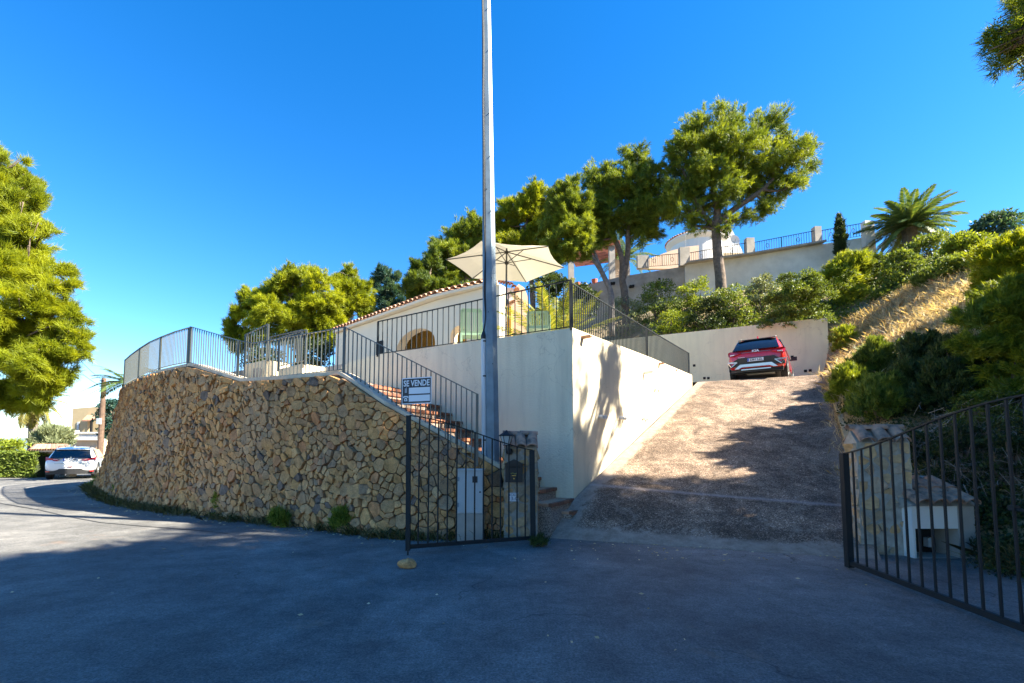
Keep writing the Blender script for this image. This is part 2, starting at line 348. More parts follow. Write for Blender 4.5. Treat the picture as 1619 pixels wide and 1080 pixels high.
# ground + sea
def groundz(x, y):
    d = max(0, -x-28)+max(0, y-60)*.3+max(0, -y-40)*.2
    return -.12+zs(x, y)-min(45, d*.28)
V = []; Fc = []
xs = [-4000, -1200, -500, -250, -150, -110, -80, -60, -50, -44, -38, -33, -28, -24, -20, -16, -12, -8, -4, 0, 4, 8, 14, 25, 60, 200, 1000, 4000]
ys = [-4000, -1000, -300, -100, -50, -30, -15, -8, 0, 4, 8, 11, 14, 17, 20, 24, 28, 34, 42, 52, 62, 80, 110, 150, 250, 500, 1200, 4000]
g = MB()
vs = [(x, y, groundz(x, y)-(6 if (x > 3 and y > 9) else 0)*0) for y in ys for x in xs]; n = len(xs)
g.add(vs, [(j*n+i, j*n+i+1, (j+1)*n+i+1, (j+1)*n+i) for j in range(len(ys)-1) for i in range(n-1)])
g.build('ground', M_EARTH, kind='structure')
M_SEA = mat('sea water', (.03, .12, .22), rough=.25)
MB().add([(-25000, -25000, -38), (25000, -25000, -38), (25000, 25000, -38), (-25000, 25000, -38)], [(0, 1, 2, 3)]).build('sea', M_SEA, kind='structure')
# far coastal ridge on the left
M_FARH = mat('far wooded hills', (.10, .15, .16), rough=1, var=.25, vscale=.02)
hm = MB(); rr = random.Random(4); pts = []
for i in range(41):
    a = R(-64+i*1.2); d = 1500; pts.append((math.sin(a)*d, math.cos(a)*d, 4+26*math.exp(-((i-14)/5.5)**2)+10*math.exp(-((i-30)/6)**2)+rr.uniform(-1, 1)*1.5))
vs = []
for p in pts: vs += [(p[0]*.8, p[1]*.8, -39), (p[0], p[1], p[2]), (p[0]*1.3, p[1]*1.3, -39)]
hm.add(vs, [f for i in range(40) for f in ((3*i, 3*i+3, 3*i+4, 3*i+1), (3*i+1, 3*i+4, 3*i+5, 3*i+2))])
hm.build('hills', M_FARH, kind='structure')
# street: a sheet 4 mm+ over the ground
st = MB(); xs = [-30, -26, -23, -20, -18, -16, -14, -12, -10, -8, -6, -4, -2, 0, 2, 4, 6.95]; ys = [-26, -14, -6, 0, 3, 5, 6.5, 8, 9.5, 11, 12.5, 14, 15.5, 17, 19, 21, 23, 25, 27]
n = len(xs)
st.add([(x, y, zs(x, y)) for y in ys for x in xs], [(j*n+i, j*n+i+1, (j+1)*n+i+1, (j+1)*n+i) for j in range(len(ys)-1) for i in range(n-1) if not (xs[i+1] > 1 and ys[j] > 8.5)])
st.build('street', M_ASPH, kind='structure', smooth=True)
# long wavy tar joint across the sunlit part of the street
jt = MB(); pts = [G(px, py, .008) for px, py in ((-60, 790), (0, 798), (60, 806), (110, 817), (160, 826), (230, 832), (300, 837), (360, 843))]
for p in pts: p.z = zs(p.x, p.y)+.006
pp = []
for i, p in enumerate(pts): pp += [p+Vector((0, -.02, 0)), p+Vector((0, .02, 0))]
jt.add(pp, [(2*i, 2*i+2, 2*i+3, 2*i+1) for i in range(len(pts)-1)])
jt.build('tar_joint', mat('tar', (.02, .02, .02), rough=.7), kind='structure')

# ------------------------------------------------------------------ driveway ramp
CO = Vector((1.17, 8.83, 0))                       # terrace wall corner
TC = W(905, 518, 8.83); TM = W(1028, 565, 13.2); TE = W(1094, 593, 16.5)
LW = W(600, 560, 11.3); LW0 = W(556, 571, 12.0)
rowsL = [Vector((.62, 7.9, .004)), Vector((1.22, 8.83, .60)), None, None, W(1103, 604, 16.6)]
rowsR = [Vector((5.06, 6.35, .004)), Vector((5.55, 7.2, .32)), None, None, W(1303, 592, 15.6)]
rm = MB(); NU, NV = 24, 46
Lp = [rowsL[0], rowsL[1], rowsL[4]]; Rp = [rowsR[0], rowsR[1], rowsR[4]]
def ramp_pt(u, v):
    if v < .1: t = v/.1; a = Lp[0].lerp(Lp[1], t); b = Rp[0].lerp(Rp[1], t)
    else: t = (v-.1)/.9; a = Lp[1].lerp(Lp[2], t); b = Rp[1].lerp(Rp[2], t)
    p = a.lerp(b, u); p.z += -.05*math.sin(3.14*u)*v*(1-v)*4*.3
    return p
vs = []; uvs = []
for j in range(NV+1):
    v = j/NV
    for i in range(NU+1):
        u = i/NU; p = ramp_pt(u, v)
        vs.append(p); uvs.append((u, v))
rm.add(vs, [(j*(NU+1)+i, j*(NU+1)+i+1, (j+1)*(NU+1)+i+1, (j+1)*(NU+1)+i) for j in range(NV) for i in range(NU)])
ro = rm.build('driveway', M_RAMP, kind='structure', smooth=True)
uvl = ro.data.uv_layers.new(name='UVMap'); li = np.empty(len(ro.data.loops), np.int32); ro.data.loops.foreach_get('vertex_index', li)
uvl.data.foreach_set('uv', np.array(uvs, np.float32)[li].ravel())
CR_L, CR_R = Lp[2], Rp[2]
BWR = W(1308, 502, 20.5); BWL = W(1062, 528, 23.3); BWZ = 4.02
ap = MB(); ap.add([CR_L, CR_R, (BWR.x+.6, BWR.y+.3, CR_R.z+.03), (BWL.x-4, BWL.y+1.6, CR_L.z), (CR_L.x-2, CR_L.y+1, CR_L.z)], [(0, 1, 2, 3), (0, 3, 4)])
ap.build('driveway_top', M_RAMP, kind='structure')
# ------------------------------------------------------------------ hill terrain (thin plate through levelled points)
CP = [(6, -25, .3), (6, -10, .3), (6, 0, .1), (6, 4, .1), (6.1, 6.4, .1), (7.3, 6.5, .8), (7.2, 9.4, 1.6), (9.2, 12.4, 3.0), (10.7, 15.3, 4.15), (12.5, 18, 4.6), (14.3, 20.7, 6.4),
      (8.2, 23.8, 6.9), (4, 26, 6.3), (-5, 27, 5), (-20, 32, 4), (8.6, 4, 1.3), (9, 7, 1.9), (10.5, 9, 3.3), (12, 12, 4.6), (14, 14, 5.9), (16, 16.5, 7.2),
      (18, 20, 8.9), (12, 26, 10.2), (9, 33, 11.3), (6, 35, 11), (20, 29, 12.4), (24, 28, 13.3), (25, 22, 12), (20, 14, 8.5), (20, 5, 6.5), (16, 0, 5), (14, -8, 4.5),
      (30, 10, 12), (40, 0, 14), (35, 35, 16.5), (20, 45, 17), (0, 45, 11), (-15, 40, 6.5), (-30, 45, 3), (-40, 60, 0), (60, 20, 22), (60, 60, 26), (20, 80, 22), (-20, 80, 8), (30, -30, 6)]
P_ = np.array(CP, float); D_ = np.hypot(P_[:, None, 0]-P_[None, :, 0], P_[:, None, 1]-P_[None, :, 1])
def tps(d): return np.where(d > 0, d*d*np.log(np.maximum(d, 1e-9)), 0)
nC = len(CP); A_ = np.zeros((nC+3, nC+3)); A_[:nC, :nC] = tps(D_)+np.eye(nC)*.6; A_[:nC, nC] = 1; A_[:nC, nC+1:] = P_[:, :2]; A_[nC, :nC] = 1; A_[nC+1:, :nC] = P_[:, :2].T
S_ = np.linalg.solve(A_, np.concatenate([P_[:, 2], [0, 0, 0]]))
def hz(x, y):
    x = np.asarray(x, float); y = np.asarray(y, float)
    d = np.hypot(x[..., None]-P_[:, 0], y[..., None]-P_[:, 1])
    return tps(d)@S_[:nC]+S_[nC]+S_[nC+1]*x+S_[nC+2]*y
bd = [((5.9, -26), (1, 0)), ((5.9, -10), (1, 0)), ((6.3, 0), (1, 0)), ((6.75, 3.6), (1, 0)), ((6.75, 5.4), (1, 0)), ((6.72, 6.86), (1, 0)), ((5.95, 7.2), (1, 0))]+[((ramp_pt(1, v).x+.16, ramp_pt(1, v).y), (1, 0)) for v in (.15, .2, .35, .5, .65, .8, .95)]+[
      ((12.3, 17.9), (1, .03)), ((BWR.x+.15, BWR.y+.1), (1, .12)), ((BWR.x+.1, BWR.y+.3), (.9, .6)), ((12.4, 21.6), (.35, 1)), ((10.4, 22.5), (.2, 1)), ((BWL.x, BWL.y+.25), (0, 1)),
      ((4, 25.4), (-.05, 1)), ((-2, 26.5), (-.08, 1)), ((-9, 28), (-.1, 1)), ((-18, 32), (-.12, 1)), ((-28, 40), (-.2, 1))]
# densify
bp_ = []
for i in range(len(bd)-1):
    (p, a), (q, b) = bd[i], bd[i+1]; k = 6
    for j in range(k): t = j/k; bp_.append(((p[0]+(q[0]-p[0])*t, p[1]+(q[1]-p[1])*t), (a[0]+(b[0]-a[0])*t, a[1]+(b[1]-a[1])*t)))
bp_.append(bd[-1])
ds = [0, .3, .7, 1.2, 1.8, 2.5, 3.4, 4.4, 5.6, 7, 8.6, 10.5, 13, 16, 20, 25, 32, 42, 60]
vx = []; vy = []
for (p, a) in bp_:
    l = math.hypot(*a)
    for d in ds: vx.append(p[0]+a[0]/l*d); vy.append(p[1]+a[1]/l*d)
vz = hz(vx, vy); rr = random.Random(2); m_ = len(ds)
hl = MB(); zb_ = []
for i in range(len(vx)):
    z = float(vz[i])
    if i % m_ == 0: z = min(z, .02) if vy[i] < 5.6 else z
    zb_.append(z)
hl.add([(vx[i], vy[i], zb_[i]+(noise.noise(Vector((vx[i]*.9, vy[i]*.9, 0)))*.16 if i % m_ > 1 else 0)) for i in range(len(vx))],
       [(j*m_+i, j*m_+i+1, (j+1)*m_+i+1, (j+1)*m_+i) for j in range(len(bp_)-1) for i in range(m_-1)])
k0 = len(hl.v); hl.add([(vx[j*m_], vy[j*m_], zb_[j*m_]-2.2) for j in range(len(bp_))], []); hl.f += [(j*m_, (j+1)*m_, k0+j+1, k0+j) for j in range(len(bp_)-1)]
hl.build('hillside', M_EARTH, kind='structure', smooth=True)
def hit(px, py, y0=5.0, y1=70.0):
    d = ray(px, py); Y = y0
    ys_ = np.arange(y0, y1, .25); X = d.x/d.y*ys_; Z = CAMZ+d.z/d.y*ys_; H = hz(X, ys_)
    k = np.where(Z < H)[0]
    Y = float(ys_[k[0]]) if len(k) else y1
    return W(px, py, Y)
# ------------------------------------------------------------------ stone cells (power diagram)
def cells(Wd, Ht, rmin, rmax, seed, inside=None, tries=52000, aspect=1.0):
    rg = random.Random(seed); S = []; gs = rmax*2; grid = {}
    for _ in range(tries):
        x = rg.uniform(0, Wd); y = rg.uniform(0, Ht); r = rmin+(rmax-rmin)*rg.random()**1.9
        if inside and not inside(x, y): continue
        cx, cy = int(x//gs), int(y//gs); ok = True
        for i in range(cx-1, cx+2):
            for j in range(cy-1, cy+2):
                for (a, b, c) in grid.get((i, j), ()):
                    if (a-x)**2+(b-y)**2 < (.86*(c+r))**2: ok = False; break
                if not ok: break
            if not ok: break
        if ok: grid.setdefault((cx, cy), []).append((x, y, r)); S.append((x, y, r))
    out = []
    for (x, y, r) in S:
        m = r*2.4+rmax*.6; poly = [(max(0, x-m), max(0, y-m)), (min(Wd, x+m), max(0, y-m)), (min(Wd, x+m), min(Ht, y+m)), (max(0, x-m), min(Ht, y+m))]
        cx, cy = int(x//gs), int(y//gs)
        for i in range(cx-2, cx+3):
            for j in range(cy-2, cy+3):
                for (a, b, c) in grid.get((i, j), ()):
                    dx, dy = a-x, b-y; d2 = dx*dx+dy*dy
                    if d2 == 0 or d2 > (4.2*rmax)**2: continue
                    k = (a*a+b*b-c*c)-(x*x+y*y-r*r)       # 2p.d <= k
                    np_ = []
                    for q in range(len(poly)):
                        p0 = poly[q]; p1 = poly[(q+1) % len(poly)]
                        s0 = 2*(p0[0]*dx+p0[1]*dy)-k; s1 = 2*(p1[0]*dx+p1[1]*dy)-k
                        if s0 <= 0: np_.append(p0)
                        if (s0 < 0) != (s1 < 0) and s0 != s1:
                            t = s0/(s0-s1); np_.append((p0[0]+(p1[0]-p0[0])*t, p0[1]+(p1[1]-p0[1])*t))
                    poly = np_
                    if len(poly) < 3: break
                if len(poly) < 3: break
            if len(poly) < 3: break
        if len(poly) >= 3: out.append((x, y, r, poly))
    return out
def stone_geo(poly, S, gap, depth, rg, sink=.05):
    """S(s,h,d) -> world point d metres proud of the wall; returns verts, faces"""
    cx = sum(p[0] for p in poly)/len(poly); cy = sum(p[1] for p in poly)/len(poly)
    P = []
    for p in poly:
        if not P or math.hypot(p[0]-P[-1][0], p[1]-P[-1][1]) > .025: P.append(p)
    if len(P) > 1 and math.hypot(P[0][0]-P[-1][0], P[0][1]-P[-1][1]) < .025: P.pop()
    if len(P) < 3: return None
    rad = sum(math.hypot(p[0]-cx, p[1]-cy) for p in P)/len(P)
    if rad < gap*2: return None
    # corner cutting for irregular rounded shapes
    Q = []
    for i in range(len(P)):
        a, b = P[i], P[(i+1) % len(P)]
        l = math.hypot(b[0]-a[0], b[1]-a[1])
        if l > .07:
            t = rg.uniform(.02, .13); Q.append((a[0]+(b[0]-a[0])*t, a[1]+(b[1]-a[1])*t)); Q.append((a[0]+(b[0]-a[0])*(1-t), a[1]+(b[1]-a[1])*(1-t)))
        else: Q.append(((a[0]+b[0])/2, (a[1]+b[1])/2))
    n = len(Q); sh = max(.5, 1-gap/rad); vs = []
    tx, ty = rg.uniform(-.35, .35), rg.uniform(-.35, .35)
    for (k, dd) in ((sh, -sink), (sh, depth*.75), (sh*.95, depth)):
        for (x, y) in Q:
            qx, qy = cx+(x-cx)*k*rg.uniform(.97, 1.0), cy+(y-cy)*k*rg.uniform(.97, 1.0)
            d = dd if dd < 0 else dd+(qx-cx)*tx+(qy-cy)*ty+rg.uniform(-.006, .006)
            vs.append(S(qx, qy, d))
    vs.append(S(cx+rg.uniform(-.2, .2)*rad, cy+rg.uniform(-.2, .2)*rad, depth*rg.uniform(.95, 1.15)))
    fs = [(r_*n+i, r_*n+(i+1) % n, (r_+1)*n+(i+1) % n, (r_+1)*n+i) for r_ in range(2) for i in range(n)]+[(2*n+i, 2*n+(i+1) % n, 3*n) for i in range(n)]
    return vs, fs
def lerp_list(L_, s):
    for i in range(len(L_)-1):
        if s <= L_[i+1][0] or i == len(L_)-2:
            a, b = L_[i], L_[i+1]; t = max(0, min(1, (s-a[0])/(b[0]-a[0]))); return a[1].lerp(b[1], t)
def catmull(P, k=6):
    out = []
    for i in range(len(P)-1):
        p0, p1, p2, p3 = P[max(i-1, 0)], P[i], P[i+1], P[min(i+2, len(P)-1)]
        for j in range(k):
            t = j/k; out.append(.5*((2*p1)+(-p0+p2)*t+(2*p0-5*p1+4*p2-p3)*t*t+(-p0+3*p1-3*p2+p3)*t**3))
    return out+[P[-1]]
def resample(P, n):
    c = [0]
    for i in range(1, len(P)): c.append(c[-1]+(P[i]-P[i-1]).length)
    out = []; j = 0
    for i in range(n):
        s = c[-1]*i/(n-1)
        while j < len(P)-2 and c[j+1] < s: j += 1
        t = (s-c[j])/max(1e-9, c[j+1]-c[j]); out.append(P[j].lerp(P[j+1], t))
    return out
# ------------------------------------------------------------------ rubble retaining wall
basepx = [(803, 850, 0), (700, 852, 0), (600, 848, 0), (535, 840, 0), (450, 830, 0), (380, 823, 0), (300, 811, .02), (240, 801, .04), (190, 789, .09), (158, 775, .13)]
B_ = [G(px, py, z) for px, py, z in basepx]+[Vector((-15.3, 16.9, .14)), Vector((-15.9, 18.6, .14)), Vector((-15.9, 21.5, .14))]
T_ = [W(790, 741, 8.05), W(700, 690, 8.2), W(608, 640, 8.35), W(537, 592, 8.85), W(440, 600, 9.6), W(380, 603, 10.2), W(300, 578, 11.3), W(254, 588, 12.35), W(221, 600, 13.6), W(195, 613, 15.4)]
T_ += [Vector((-14.1, 17.0, T_[-1].z)), Vector((-14.5, 18.6, T_[-1].z)), Vector((-14.5, 21.5, T_[-1].z))]
Bc = catmull(B_); Tc = catmull(T_)
Tc = [T_[i].lerp(T_[i+1], j/6) for i in range(len(T_)-1) for j in range(6)]+[T_[-1]]
# keep the stair slope and landing straight
cum = [0]
for i in range(1, len(Bc)): cum.append(cum[-1]+(Bc[i]-Bc[i-1]).length)
LB = list(zip(cum, Bc)); LT = list(zip(cum, Tc)); SL = cum[-1]
sn = .001
def wallS(s, h, d):
    b = lerp_list(LB, s); t = lerp_list(LT, s); H = max(.3, t.z-b.z)
    b2 = lerp_list(LB, min(SL, s+.15)); b1 = lerp_list(LB, max(0, s-.15)); tg = (b2-b1).normalized()
    p = b.lerp(t, h/H); n = (t-b).cross(tg).normalized()
    if n.y > 0 and n.x > 0 or n.dot(Vector((.3, -1, 0))) < 0 and s < 12: n = -n
    return p+n*d
def wallH(s): return max(.2, lerp_list(LT, s).z-lerp_list(LB, s).z)
SMAX = 19.5
wall = thing('stone_retaining_wall', 'tall battered retaining wall of tan rubble stones curving along the street', 'stone wall', (B_[3].x, B_[3].y, 0))
core = MB(); ks = [i*SL/90 for i in range(91)]
fr = []
for s in ks:
    h = wallH(s); fr.append([wallS(s, 0, -.012)+Vector((0, 0, -.3)), wallS(s, 0, -.012), wallS(s, h*.5, -.012), wallS(s, h, -.012)])
vs = []
for r_ in fr: vs += r_+[r_[3]+Vector((.1, .55, -.0)), Vector((r_[3].x+.1, r_[3].y+.55, -.3))]
core.add(vs, [(6*i+j, 6*i+6+j, 6*i+7+j, 6*i+1+j) for i in range(90) for j in range(5)]+[(0, 1, 2, 3, 4, 5)])
core.build('wall_core', M_MORT, wall)
rg = random.Random(11)
CL = cells(SMAX, 3.9, .045, .142, 5, inside=lambda x, y: y < wallH(x)-.03)
S_list = []
for (x, y, r, poly) in CL:
    H = wallH(x); poly = [(px_, min(py_, wallH(px_)-.015)) for px_, py_ in poly]
    g_ = stone_geo(poly, wallS, .003+.005*rg.random(), .025+.055*rg.random()+r*.08, rg)
    if not g_: continue
    c = wallS(x, y, 0); q = proj(c)
    S_list.append((r*r/c.length_squared if 140 < q[0] < 1600 else 0, g_, min(1, max(0, rg.gauss(.56, .26)))))
S_list.sort(key=lambda a: -a[0])
rest = MB()
for k, (a, (v_, f_), t_) in enumerate(S_list):
    if k < 298: MB().add(v_, f_, t_).build('stone', M_STONE, wall)
    else: rest.add(v_, f_, t_)
rest.build('small_stones', M_STONE, wall, kind='stuff')
# concrete coping on top of the wall
cpn = MB(); vs = []
kk = [i*SL/150 for i in range(151)]
for s in kk:
    p = lerp_list(LT, s); b2 = lerp_list(LT, min(SL, s+.2)); b1 = lerp_list(LT, max(0, s-.2)); tg = (b2-b1); tg.z = 0; tg.normalize(); n = Vector((tg.y, -tg.x, 0))
    if n.y > 0 and s < 12: n = -n
    if s > 12 and n.x > 0: n = -n
    vs += [p+n*.0, p+n*.0+Vector((0, 0, .07)), p-n*.34+Vector((0, 0, .075)), p-n*.34+Vector((0, 0, -.2))]
cpn.add(vs, [(4*i+j, 4*i+4+j, 4*i+4+(j+1) % 4, 4*i+(j+1) % 4) for i in range(150) for j in range(4)]+[(0, 1, 2, 3)])
cpn.build('coping', M_COPE, wall)
# ------------------------------------------------------------------ upper floors (courtyard landing and terrace)
LZ = 2.98
fl = MB(); inner = [lerp_list(LT, s) for s in kk if lerp_list(LT, s).z > LZ-.02 and s < SL]
pts = [Vector((p.x, p.y+.3, LZ)) for p in inner]
left = [p for p in pts if p.x > -6.8]; 
LWend = Vector((-6.6, 13.6, LZ))
fl.prism([(p.x, p.y, LZ) for p in left]+[(-7, 12, LZ), (-7, 22, LZ), (-3.2, 22, LZ), (-2.9, 11.0, LZ)], (0, 0, -.4))
fl.build('courtyard_floor', M_CONC, kind='structure')
fl = MB(); up = [Vector((p.x+.25, p.y+.3, 3.5)) for p in pts if p.x <= -6.2]
fl.prism(up+[(-14, 24, 3.5), (-7, 24, 3.5)], (0, 0, -.6)); fl.build('upper_court_floor', M_CONC, kind='structure')
tzl = [TC, TM, TE, Vector((5.7, 23, 4.1)), Vector((-12, 26, 4.0)), Vector((LW0.x-3, LW0.y+2.2, LW.z)), LW0, LW]
fl = MB(); fl.prism([Vector((p.x-.06 if i < 3 else p.x, p.y+.08 if i < 3 or i > 5 else p.y, 3.86)) for i, p in enumerate(tzl)], (0, 0, -.15)); fl.build('terrace_floor', M_CONC, kind='structure')
# ------------------------------------------------------------------ cream terrace wall
tw = thing('terrace_wall', 'cream stucco terrace wall beside the driveway with round drain pipes', 'wall', (CO.x, CO.y, 0))
def wallstrip(top, zb, th, inward, mm, parent, name):
    b = MB()
    for i in range(len(top)-1):
        a, c = top[i], top[i+1]; o = inward[i]
        b.add([(a.x, a.y, zb), (c.x, c.y, zb), c, a, (a.x+o[0]*th, a.y+o[1]*th, zb), (c.x+o[0]*th, c.y+o[1]*th, zb), c+Vector((o[0]*th, o[1]*th, 0)), a+Vector((o[0]*th, o[1]*th, 0))],
              [(0, 1, 2, 3), (5, 4, 7, 6), (3, 2, 6, 7), (0, 3, 7, 4), (1, 5, 6, 2)])
    return b.build(name, mm, parent)
wallstrip([TC, TM, TE], -.4, .22, [(-.77, .63)]*2, M_STUCCOW, tw, 'driveway_face')
wallstrip([TC+Vector((-.003, .004, -.002)), LW, LW0], -.4, .22, [(.48, .87)]*2, M_STUCCO, tw, 'stair_face')
# rounded return at the left end (going back towards the house)
q0 = LW0.copy(); arc = [q0]
for i in range(1, 8): a = i/7*1.35; arc.append(q0+Vector((-.9*math.sin(a)*.9, .45*a+.9*(1-math.cos(a)), -.03*i)))
arc.append(arc[-1]+Vector((-.05, 3.5, 0)))
wallstrip(arc, 2.0, .2, [(.6, .8)]*len(arc), M_STUCCO, tw, 'curved_return')
wn = (TM-TC); wn.z = 0; wn.normalize(); wnn = Vector((wn.y, -wn.x, 0))
def pipe_at(px, py, L_=.09, r=.042):
    p = RP(px, py, TC, wnn); b = MB()
    x = wn; z = Vector((0, 0, 1)); n = 14; vs = []
    for rr_, dd in ((r, -.02), (r, L_), (r*.72, L_), (r*.72, -.02)):
        vs += [p+wnn*dd+x*rr_*math.cos(6.283*i/n)+z*rr_*math.sin(6.283*i/n) for i in range(n)]
    b.add(vs, [(k*n+i, k*n+(i+1) % n, (k+1)*n+(i+1) % n, (k+1)*n+i) for k in range(3) for i in range(n)])
    b.build('drain_pipe', M_PIPE, tw)
for px, py in ((947.5, 659), (953.5, 660), (979.5, 661), (985.3, 662), (1015.5, 662), (1020.5, 663), (1034, 616), (1038.5, 617)): pipe_at(px, py)
pipe_at(1018, 589, .26, .05)
# barrel tile mesh, length 1 along +y, arc in xz, radius 1 -> scaled per use
def tile_mesh(name, mm, r=.11, L_=.42, th=.014, n=8, taper=.82, tint=.5):
    b = MB(); vs = []
    for y, k in ((0, 1), (L_, taper)):
        for rr_ in (r*k, r*k-th):
            for i in range(n+1):
                a = math.pi*i/n; vs.append((rr_*math.cos(a), y, rr_*math.sin(a)*.85))
    m1 = n+1; fs = []
    for i in range(n):
        fs += [(i, i+1, 2*m1+i+1, 2*m1+i), (m1+i+1, m1+i, 3*m1+i, 3*m1+i+1), (i+1, i, m1+i, m1+i+1), (2*m1+i, 2*m1+i+1, 3*m1+i+1, 3*m1+i)]
    fs += [(0, 2*m1, 3*m1, m1), (n, m1+n, 3*m1+n, 2*m1+n)]
    b.add(vs, fs, tint); return b.mesh(name, mm)
TILES = [tile_mesh('roof_tile', M_TERRA, tint=t) for t in (.1, .35, .55, .75, .95)]
OTILES = [tile_mesh('old_roof_tile', M_OLDTILE, r=.10, L_=.34)]
TILE_UP = [tile_mesh('scupper_tile', M_TERRA, r=.07, L_=.22, tint=.7)]
for px, py in ((921, 532), (1039.5, 574.5), (1061, 585)):
    p = RP(px, py, TC, wnn); inst('scupper_tile', TILE_UP[0], tw, frame(p-wnn*.02, wn, wnn, -Vector((0, 0, 1))))
# ------------------------------------------------------------------ back wall behind the red car
bw = thing('back_wall', 'cream wall behind the red car with small square weep holes', 'wall', ((BWR.x+BWL.x)/2, (BWR.y+BWL.y)/2, BWZ))
d = (BWL-BWR); d.z = 0; dn = d.normalized(); bn = Vector((dn.y, -dn.x, 0)); bn = bn if bn.y < 0 else -bn
BE = BWL+dn*5+Vector((0, 0, (BWL.z-BWR.z)/d.length*5))
wallstrip([BWR, BWL, BE], BWZ-.3, .25, [(-bn.x, -bn.y)]*2, M_BACKW, bw, 'wall_face')
for px, py in ((1097.6, 578), (1113.7, 598), (1120, 598), (1273.5, 586.6), (1281, 585.8), (1252.5, 564.4)):
    p = RP(px, py, BWR, bn); b = MB()
    b.box(p+bn*.004, (.12, .12, .02), Matrix((dn, Vector((0, 0, 1)), bn)).transposed()); b.build('weep_hole', M_DARK, bw)
# ------------------------------------------------------------------ staircase
stc = thing('staircase', 'flight of red brick steps climbing between the rubble wall and cream wall', 'stairs', (.6, 8.4, 0))
wd = (LW-TC); wd.z = 0; WL_ = wd.length; wd.normalize(); wo = Vector((wd.y, -wd.x, 0)); wo = wo if wo.y < 0 else -wo
ZT = [(.20, .12), (.57, .0), (1.73, .395), (2.49, .615), (3.02, .86)]
NS = 14; zz = [.40+(3.0-.40)*k/(NS-1) for k in range(NS)]
def uz(z):
    for i in range(len(ZT)-1):
        if z <= ZT[i+1][0] or i == len(ZT)-2: a, b = ZT[i], ZT[i+1]; return a[1]+(b[1]-a[1])*(z-a[0])/(b[0]-a[0])
zs_ = [.22, .40, .58]+[.58+(3.0-.58)*k/12.5 for k in range(1, 13)]+[2.99]
us = [-.075, -.035, .0]+[uz(.58+(3.0-.58)*k/12.5) for k in range(1, 13)]+[.875]
rr = random.Random(3)
for k in range(len(zs_)):
    z = zs_[k]; u = us[k]*5.1; u2 = (us[k+1]*5.1 if k+1 < len(us) else u+.45)+.05
    wid = 1.25 if k < 3 else (1.5 if k < 10 else 1.6)
    if k == 0: continue
    base = Vector((CO.x, CO.y, 0))+wd*u-wo*(.0)+wo*.006; wid = max(q_*.05 for q_ in range(6, int(wid/.05)+1) if not ((base+wo*q_*.05).x < .47 and (base+wo*q_*.05).y < 8.42) and (base+wo*q_*.05).y > (7.9 if k > 1 else 8.25)) if k > 0 else wid; end = base+wo*wid
    if k == 0: u2 = u+.3
    back = wd*(u2-u)
    b = MB(); b.prism([(base.x, base.y, z-.055), (end.x, end.y, z-.055), (end.x+back.x, end.y+back.y, z-.055), (base.x+back.x, base.y+back.y, z-.055)], (0, 0, -.55 if k < 4 else -.7)); b.build('riser', M_RISER, stc)
    ov = -wd*.035
    tp = MB(); a0 = base+ov+wd*.08; a1 = end+ov+wd*.08
    tp.prism([(a0.x, a0.y, z-.05), (a1.x, a1.y, z-.05), (a1.x+back.x, a1.y+back.y, z-.05), (a0.x+back.x, a0.y+back.y, z-.05)], (0, 0, .048)); tr_ = tp.build('tread', M_TREADT, stc)
    nb = int(wid/.235)
    for j in range(nb):     # brick nosing, one brick after the other
        c = base+ov+wo*(wid*(j+.5)/nb)+wd*.04+Vector((0, 0, z-.027+rr.uniform(-.002, .002)))
        bb = MB(); bb.box(c, (.075, wid/nb-.008, .06), Matrix((wd, wo, Vector((0, 0, 1)))).transposed(), rr.random()); bb.build('brick', M_TREAD, stc)
# ------------------------------------------------------------------ railings
SQ = MB().box((0, 0, .5), (1, 1, 1)).mesh('baluster', M_RAIL); SQB = MB().box((0, 0, .5), (1, 1, 1)).mesh('baluster', M_STEEL)
def barinst(me, name, parent, a, b, w, xd=None):
    a = Vector(a); b = Vector(b); z = b-a; l = z.length; z.normalize(); x = Vector(xd).normalized() if xd else Vector((1, 0, 0)); y = z.cross(x).normalized(); x = y.cross(z)
    return inst(name, me, parent, frame(a, x*w, y*w, z*l))
def railing(label, pts, hs, sp, posts, M=M_RAIL, me=SQ, w=.016, rail=.035, group=None, gap=.07, mid=None):
    t = thing('railing', label, 'railing', pts[0], group)
    tops = [p+Vector((0, 0, h)) for p, h in zip(pts, hs)]
    for nm, P, ww in (('top_rail', tops, rail), ('bottom_rail', [p+Vector((0, 0, gap)) for p in pts], .022)):
        b = MB()
        for i in range(len(P)-1): b.bar(P[i], P[i+1], ww, .018)
        b.build(nm, M, t)
    for i in posts:
        b = MB(); b.bar(pts[i]+Vector((0, 0, -.05)), tops[i], .045); b.build('post', M, t)
    for i in range(len(pts)-1):
        n = max(1, round((pts[i+1]-pts[i]).length/sp))
        for j in range(n):
            if j == 0 and i in posts: continue
            s = j/n; a = pts[i].lerp(pts[i+1], s); b = tops[i].lerp(tops[i+1], s); a = a+Vector((0, 0, gap))
            barinst(me, 'baluster', t, a, b, w, (pts[i+1]-pts[i]).to_tuple())
    return t
dz = Vector((0, 0, .10))
topw = lambda s: lerp_list(LT, s)
Pl = [W(297, 577, 11.42), W(274, 581, 11.95), W(252, 586.5, 12.6), W(234, 592, 13.2), W(219, 599, 13.9), W(205, 606, 14.9), W(196, 611, 16.0)]
Pl += [Pl[-1]+Vector((-.55, 1.2, 0)), Pl[-1]+Vector((-.8, 3, 0))]
for p in Pl: p.z += 0
railing('long curved grey railing on the far left end of the rubble wall', Pl, [.96]*len(Pl), .10, [0, 2, 4, 6])
P2 = [W(299, 577, 11.4), W(375, 600, 10.45), W(397, 604.5, 10.35)]
